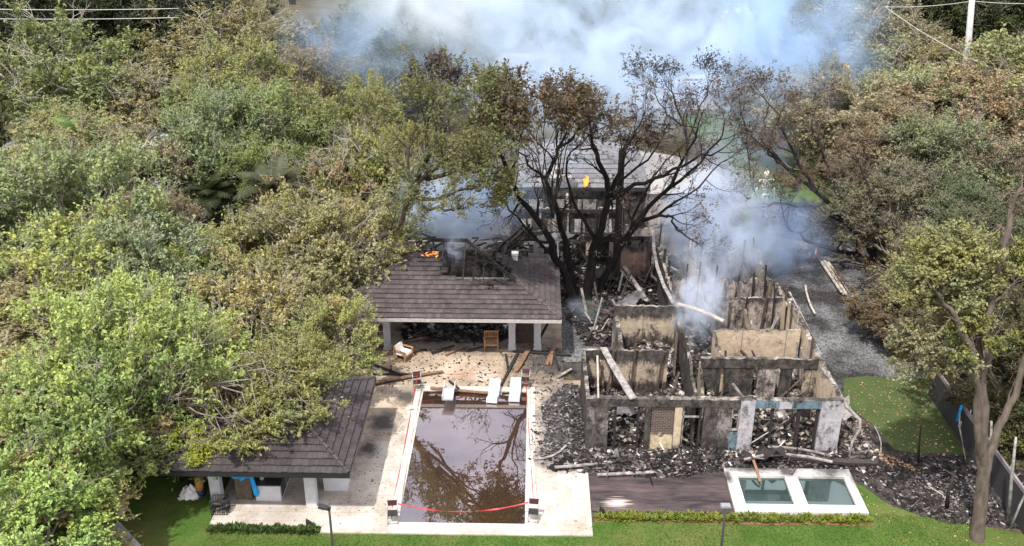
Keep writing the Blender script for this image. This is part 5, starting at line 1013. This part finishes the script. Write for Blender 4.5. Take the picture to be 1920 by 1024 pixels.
# posts and thin trunks near the right fence
random.seed(5)
for a,b,r0,m,lb in(((1722,868),(1727,800),.07,'char','black charred stake standing on the turf'),((1775,955),(1790,885),.1,'char','thick black burnt stump in the ash patch'),((1853,900),(1859,790),.09,'grey_wood','thin grey trunk right of the pale forked trunk'),((1890,985),(1905,820),.09,'grey_wood','thin pale trunk nearest the right edge'),((1895,990),(1935,900),.07,'grey_wood','leaning pale stick at the right edge'),((1730,905),(1770,930),.04,'pale_wood','pale thin branch lying in the ash patch'),((1800,900),(1770,880),.04,'wood','brown thin branch lying in the ash patch')):
    A_=G(*a); flatb='lying' in lb; B_=G(*b,.25) if flatb else P(b[0],b[1],A_.y); mb=MB(); mb.tube([A_,A_.lerp(B_,.5)+rv(.04),B_],[r0,r0*.8,r0*.55],7); tag(mb.build('stump' if 'stump' in lb else('branch' if flatb else 'trunk_pole'),M[m],org=tuple(A_)),lb,'branch' if flatb else 'stump')
place('dense_bush',1700,600,'brown dried shrub at the foot of the scorched tree beside the drive',.35,col=(.16,.115,.065)); place('dense_bush',1098,592,'small green fern like plant at the foot of the main charred tree',.17,col=(.12,.15,.07),cat='plant',base=P(1104,592,55.2)*1)
# planting strips
def strip(name,label,x0,x1,y0,y1,n,col,mulch=True):
    if mulch: sheet('planting_bed',[(x0,y0-.1),(x1,y0-.1),(x1,y1),(x0,y1)],.012,M['mulch'],jit=.06)
    V=[];m=MB()
    for i in range(n):
        x=random.uniform(x0+.05,x1-.05);y=random.uniform(y0,y1); h=random.uniform(.12,.34)
        for j in range(9):
            az=random.uniform(0,6.28);el=random.uniform(.3,1.4);L=h*random.uniform(.6,1.2); d=Vector((math.cos(az)*math.cos(el),math.sin(az)*math.cos(el),math.sin(el)))*L; s=d.cross(Vector((0,0,1))).normalized()*.045; b=Vector((x,y,.02)); m.add([b,b+d*.5+s,b+d+Vector((0,0,-.04)),b+d*.5-s],[(0,1,2,3)])
    o=m.build(name,M['leaf'],org=(x0,y0,0)); o.color=tuple(col)+(1,); tag(o,label,'plants',None,'stuff')
strip('low_planting','low green plants in brown mulch along the front of the wooden deck and tanks',2.95,15.1,35.72,36.2,520,(.13,.16,.03)); strip('low_planting','low dark green plants along the front of the gazebo floor',-14.1,-9.25,34.55,34.95,260,(.05,.085,.025),False)
def spk(px,py,lb):
    c=G(px,py,0); mb=MB(); mb.add([c+Vector((-.16,0,0)),c+Vector((.2,0,0)),c+Vector((.2,.05,.12)),c+Vector((-.16,.05,.42)),c+Vector((-.16,.2,0)),c+Vector((.2,.2,0)),c+Vector((.2,.2,.12)),c+Vector((-.16,.2,.42))],MB.BF); tag(mb.build('garden_speaker',M['black'],org=tuple(c)),lb,'speaker')
spk(581,992,'dark green wedge shaped garden box at the right end of the gazebo planting'); spk(1131,968,'dark wedge shaped garden box at the left end of the deck planting')
# lawn tufts and fallen leaves: stuff
n_=42000; xs=rng.uniform(-14,19,n_);ys=rng.uniform(31.5,36.4,n_); ok=((ys<34.55)|((ys<35.55)&(xs>2.9))|((xs<-14.2)&(ys<37))|((xs>15.2)&(ys<36.6))); xs=xs[ok];ys=ys[ok]; k=len(xs); az=rng.uniform(0,6.28,k);h=rng.uniform(.03,.085,k)
dx=np.cos(az);dy=np.sin(az);w_=.018; b=np.stack([xs,ys,np.zeros(k)],1); t=b+np.stack([rng.normal(0,.03,k),rng.normal(0,.03,k),h],1); s=np.stack([dx*w_,dy*w_,np.zeros(k)],1)
V=np.stack([b-s,b+s,t],1).reshape(-1,3); o=mesh_np('grass_tufts',V,np.arange(len(V)).reshape(-1,3),M['leaf'],None,(0,33,0)); o.color=(.060,.112,.022,1); tag(o,'short bright green grass of the front lawn','grass',None,'stuff')
# ---------------------------------------------------------------- far houses and vehicles
def house(name,label,x,y,wx,wy,h,rise,wm,rm,rz=0):
    t=T(name,label,'house',(x,y,0)); mb=MB(); mb.bb(x-wx/2,x+wx/2,y-wy/2,y+wy/2,0,h); mb.build('wall',wm,t); tile_roof(t,x-wx/2-.6,x+wx/2+.6,y-wy/2-.6,y+wy/2+.6,h+.22,rise,rm,tw=.6,td=.6)
    for i in range(int(wx/2.6)): q=x-wx/2+1.3+i*2.6; mb=MB(); mb.bb(q-.65,q+.65,y-wy/2-.05,y-wy/2-.003,.8,2.3); wf=mb.build('window',M['paint'],t); mb=MB(); mb.bb(q-.55,q+.55,y-wy/2-.08,y-wy/2-.053,.9,2.2); mb.build('pane',M['glass'],wf)
    return t
place('oak_tree',665,275,'small olive oak right of the bluish roof',.42,col=OL,bark=PB); place('oak_tree',545,255,'small olive oak left of the bluish roof',.42,col=OL,bark=PB)
a=G(590,262,4); house('neighbour_house','house with a bluish grey roof showing through a gap in the left canopy',a.x,a.y,4.5,5,3,1.2,M['paint'],M['tilebl'])
a=G(190,250,4); house('neighbour_house','house with a pale roof glimpsed between the palms at the left',a.x,a.y,14,10,3,1.5,M['paint'],flat('pale_roof',(.5,.5,.5)))
a=G(1790,62,3); house('red_roofed_house','small house with a red clay tile roof beside the concrete pole at the top right',a.x,a.y,10,7,2.8,1.8,flat('red_brown_wall',(.18,.09,.07)),M['tilered'])
a=G(1435,28,5); t=house('white_villa','white house seen through the smoke at the top right centre',a.x,a.y,12,8,4,1.6,M['paint'],M['paint'])
a=G(935,150,3); house('white_garage','low white roofed building at the left of the street in the smoke',a.x,a.y,5,4,2.4,.8,M['paint'],M['paint'])
def car(label,px,py,rz,col,van=False,g='vehicles parked on the street in the smoke'):
    c=G(px,py,0); t=T('parked_van' if van else 'parked_car',label,'van' if van else 'car',tuple(c),g); t.rotation_euler=(0,0,rz); h=1.9 if van else 1.35
    pr=[(-2.2,.35),(-2.2,.85),(-1.9,1.0),(-1.5,h),(1.0,h),(1.5,.98),(2.2,.85),(2.2,.35)] if not van else [(-2.4,.35),(-2.4,1.8),(-2.2,h),(1.3,h),(1.9,1.1),(2.5,.95),(2.5,.35)]
    mb=MB(); mb.ext([(a,-.88,b) for a,b in pr],(0,1.76,0)); mb.build('body',flat('car_paint',col,.3,var=.05),t,org=(0,0,0))
    mb=MB(); 
    for s in(-.9,.885): mb.ext([(-1.5,s,1.0),(-1.35,s,h-.1),(.9,s,h-.1),(1.25,s,1.0)],(0,.015,0))
    mb.build('side_window',M['glass'],t,org=(0,0,0))
    for x in(-1.4,1.4):
        for y in(-.86,.86): mb=MB(); mb.tube([(x,y-.1,.34),(x,y+.1,.34)],.34,14); wh=mb.build('wheel',M['black'],t,org=(0,0,0)); mb=MB(); mb.tube([(x,y-.115,.34),(x,y+.115,.34)],.2,10); mb.build('hub',M['steel'],wh,org=(0,0,0))
car('white van parked in the smoke above the right side of the main charred tree',1362,150,R(160),(.75,.75,.77),True); car('white car parked beside the white van in the smoke',1300,165,R(175),(.7,.7,.72)); car('white car right of the white van at the edge of the smoke',1392,172,R(150),(.72,.72,.74)); car('grey car parked by the low white roofed building in the smoke',985,150,R(10),(.3,.32,.36))
for k,(o,h) in PROT.items():
    for ch in list(o.children): bpy.data.objects.remove(ch)
    bpy.data.objects.remove(o)
# ---------------------------------------------------------------- fire
fm=bpy.data.materials.new('flame'); fm.use_nodes=True; ft=fm.node_tree; ft.nodes.clear(); fo=ft.nodes.new('ShaderNodeOutputMaterial'); fe=ft.nodes.new('ShaderNodeEmission'); fe.inputs[0].default_value=(1,.30,.05,1); fe.inputs[1].default_value=1.5; ft.links.new(fe.outputs[0],fo.inputs[0])
def flames(label,c,n,h,w):
    mb=MB()
    for i in range(n):
        b=c+Vector((random.uniform(-w,w),random.uniform(-.2,.2),random.uniform(-.1,.1))); k=h*random.uniform(.5,1); mb.tube([b,b+Vector((random.uniform(-.08,.08),0,k*.4)),b+Vector((random.uniform(-.2,.2),0,k*.8)),b+Vector((random.uniform(-.2,.25),0,k))],[.06*h,.13*h,.06*h,.01],6)
    tag(mb.build('flame',fm,org=tuple(c)),label,'flame')
flames('orange flame burning on the roof edge behind the main charred tree',G(1098,350,3.6),5,.9,.16); flames('low orange embers glowing on the left top edge of the pavilion roof',G(805,480,4.85),9,.2,.45); flames('faint small flame inside the smoky room of the burnt house',G(1384,578,.9),3,.6,.15)
# ---------------------------------------------------------------- smoke (real volumes)
def smoke(label,c,rad,dens,ns=.25,th=.42,col=(.80,.88,1.0),rot=(0,0,0),soft=1.0,seed=0.0,step=.6,wid=.22):
    m=bpy.data.materials.new('smoke'); m.use_nodes=True; t=m.node_tree; t.nodes.clear(); o=t.nodes.new('ShaderNodeOutputMaterial'); pv=t.nodes.new('ShaderNodeVolumePrincipled'); t.links.new(pv.outputs[0],o.inputs['Volume']); L=t.links.new
    pv.inputs['Color'].default_value=tuple(col)+(1,); pv.inputs['Anisotropy'].default_value=.1
    tc=t.nodes.new('ShaderNodeTexCoord'); ln=t.nodes.new('ShaderNodeVectorMath'); ln.operation='LENGTH'; L(tc.outputs['Object'],ln.inputs[0])
    fo=t.nodes.new('ShaderNodeMapRange'); fo.interpolation_type='SMOOTHSTEP'; fo.inputs[1].default_value=.97; fo.inputs[2].default_value=.97-.75*soft; fo.inputs[3].default_value=0; fo.inputs[4].default_value=1; L(ln.outputs['Value'],fo.inputs[0])
    g=t.nodes.new('ShaderNodeNewGeometry'); mp=t.nodes.new('ShaderNodeMapping'); mp.inputs['Location'].default_value=(seed*7.3,seed*3.1,seed*5.7); mp.inputs['Scale'].default_value=(1,.8,.9); L(g.outputs['Position'],mp.inputs[0])
    nz=t.nodes.new('ShaderNodeTexNoise'); nz.inputs['Scale'].default_value=ns; nz.inputs['Detail'].default_value=4.5; nz.inputs['Roughness'].default_value=.6; nz.inputs['Distortion'].default_value=1.1; L(mp.outputs[0],nz.inputs['Vector'])
    a=t.nodes.new('ShaderNodeMapRange'); a.inputs[1].default_value=th; a.inputs[2].default_value=th+wid; a.inputs[3].default_value=0.04; a.inputs[4].default_value=1; a.interpolation_type='SMOOTHSTEP'; L(nz.outputs[0],a.inputs[0])
    x=t.nodes.new('ShaderNodeMath'); x.operation='MULTIPLY'; L(fo.outputs[0],x.inputs[0]); L(a.outputs[0],x.inputs[1]); y=t.nodes.new('ShaderNodeMath'); y.operation='MULTIPLY'; y.inputs[1].default_value=dens; L(x.outputs[0],y.inputs[0]); L(y.outputs[0],pv.inputs['Density'])
    m.cycles.volume_step_rate=step
    mb=MB(); mb.ball((0,0,0),1,20,14); me=mb.build('smoke',m,org=(0,0,0)); me.location=c; me.scale=rad; me.rotation_euler=rot; tag(me,label,'smoke',None,'stuff')
smoke('big pale blue smoke cloud across the top of the photo',(6,106,8),(35,22,16),.19,.13,.44,(.66,.80,.94),seed=1,wid=.2)
smoke('dense white part of the smoke cloud at the upper left centre',(-9,98,12),(10,9,7),.26,.20,.42,(.90,.95,.98),seed=2,wid=.22)
smoke('blue smoke rising at the upper right between the trees',(22,92,9),(12,12,10),.22,.22,.42,(.52,.72,1.0),seed=3,wid=.25)
smoke('pale wisps of smoke drifting behind the charred treetops',(9,82,9),(21,7,7),.26,.30,.44,(.66,.80,1.0),seed=12,wid=.18)
smoke('blue smoke in front of the upper left canopy edge',(-16,92,8),(10,9,6),.14,.2,.40,(.5,.68,.95),seed=14)
smoke('blue white smoke drifting over the rear rooms of the burnt house',(11.8,60.5,4.2),(5.0,8,4.4),.62,.42,.42,(.74,.84,1.0),seed=4,wid=.2)
smoke('thin smoke column rising over the middle rooms of the burnt house',(9.3,50.3,3.4),(2.0,2.4,3.6),.9,.75,.40,(.78,.86,1.0),seed=5,step=.8,wid=.22)
smoke('dark blue smoke drifting across the head of the drive',(16.6,61.5,3.2),(3.6,6.0,3.6),.34,.45,.42,(.40,.54,.80),seed=6)
smoke('thin blue smoke in front of the motor court',(15.5,72,5),(5,7,5),.09,.28,.40,(.70,.82,1.0),seed=7)
smoke('thin grey blue veil of smoke over the rear wing roof',(3,69,6.5),(8,3.5,4.5),.13,.35,.40,(.66,.78,.92),seed=15)
smoke('dark blue haze of smoke behind the pavilion left of the charred tree',(-4.0,63,4.5),(6,5,4.5),.28,.35,.38,(.45,.58,.76),seed=8)
smoke('small blue white smoke plume rising from the left roof peak of the pavilion',(-6.2,57.6,6.6),(3.0,2.4,2.4),.75,.7,.45,(.72,.83,1.0),seed=9,step=.8)
smoke('thin wisp of smoke over the burnt hole of the pavilion roof',(-4.6,52.6,5.6),(1.0,1.4,1.4),.9,.9,.45,(.7,.78,.95),seed=10,step=.8)
smoke('thin smoke around the foot of the main charred tree',(3.2,54.6,.7),(2.4,1.8,.9),.35,.6,.42,(.65,.76,.92),seed=11,step=.8)
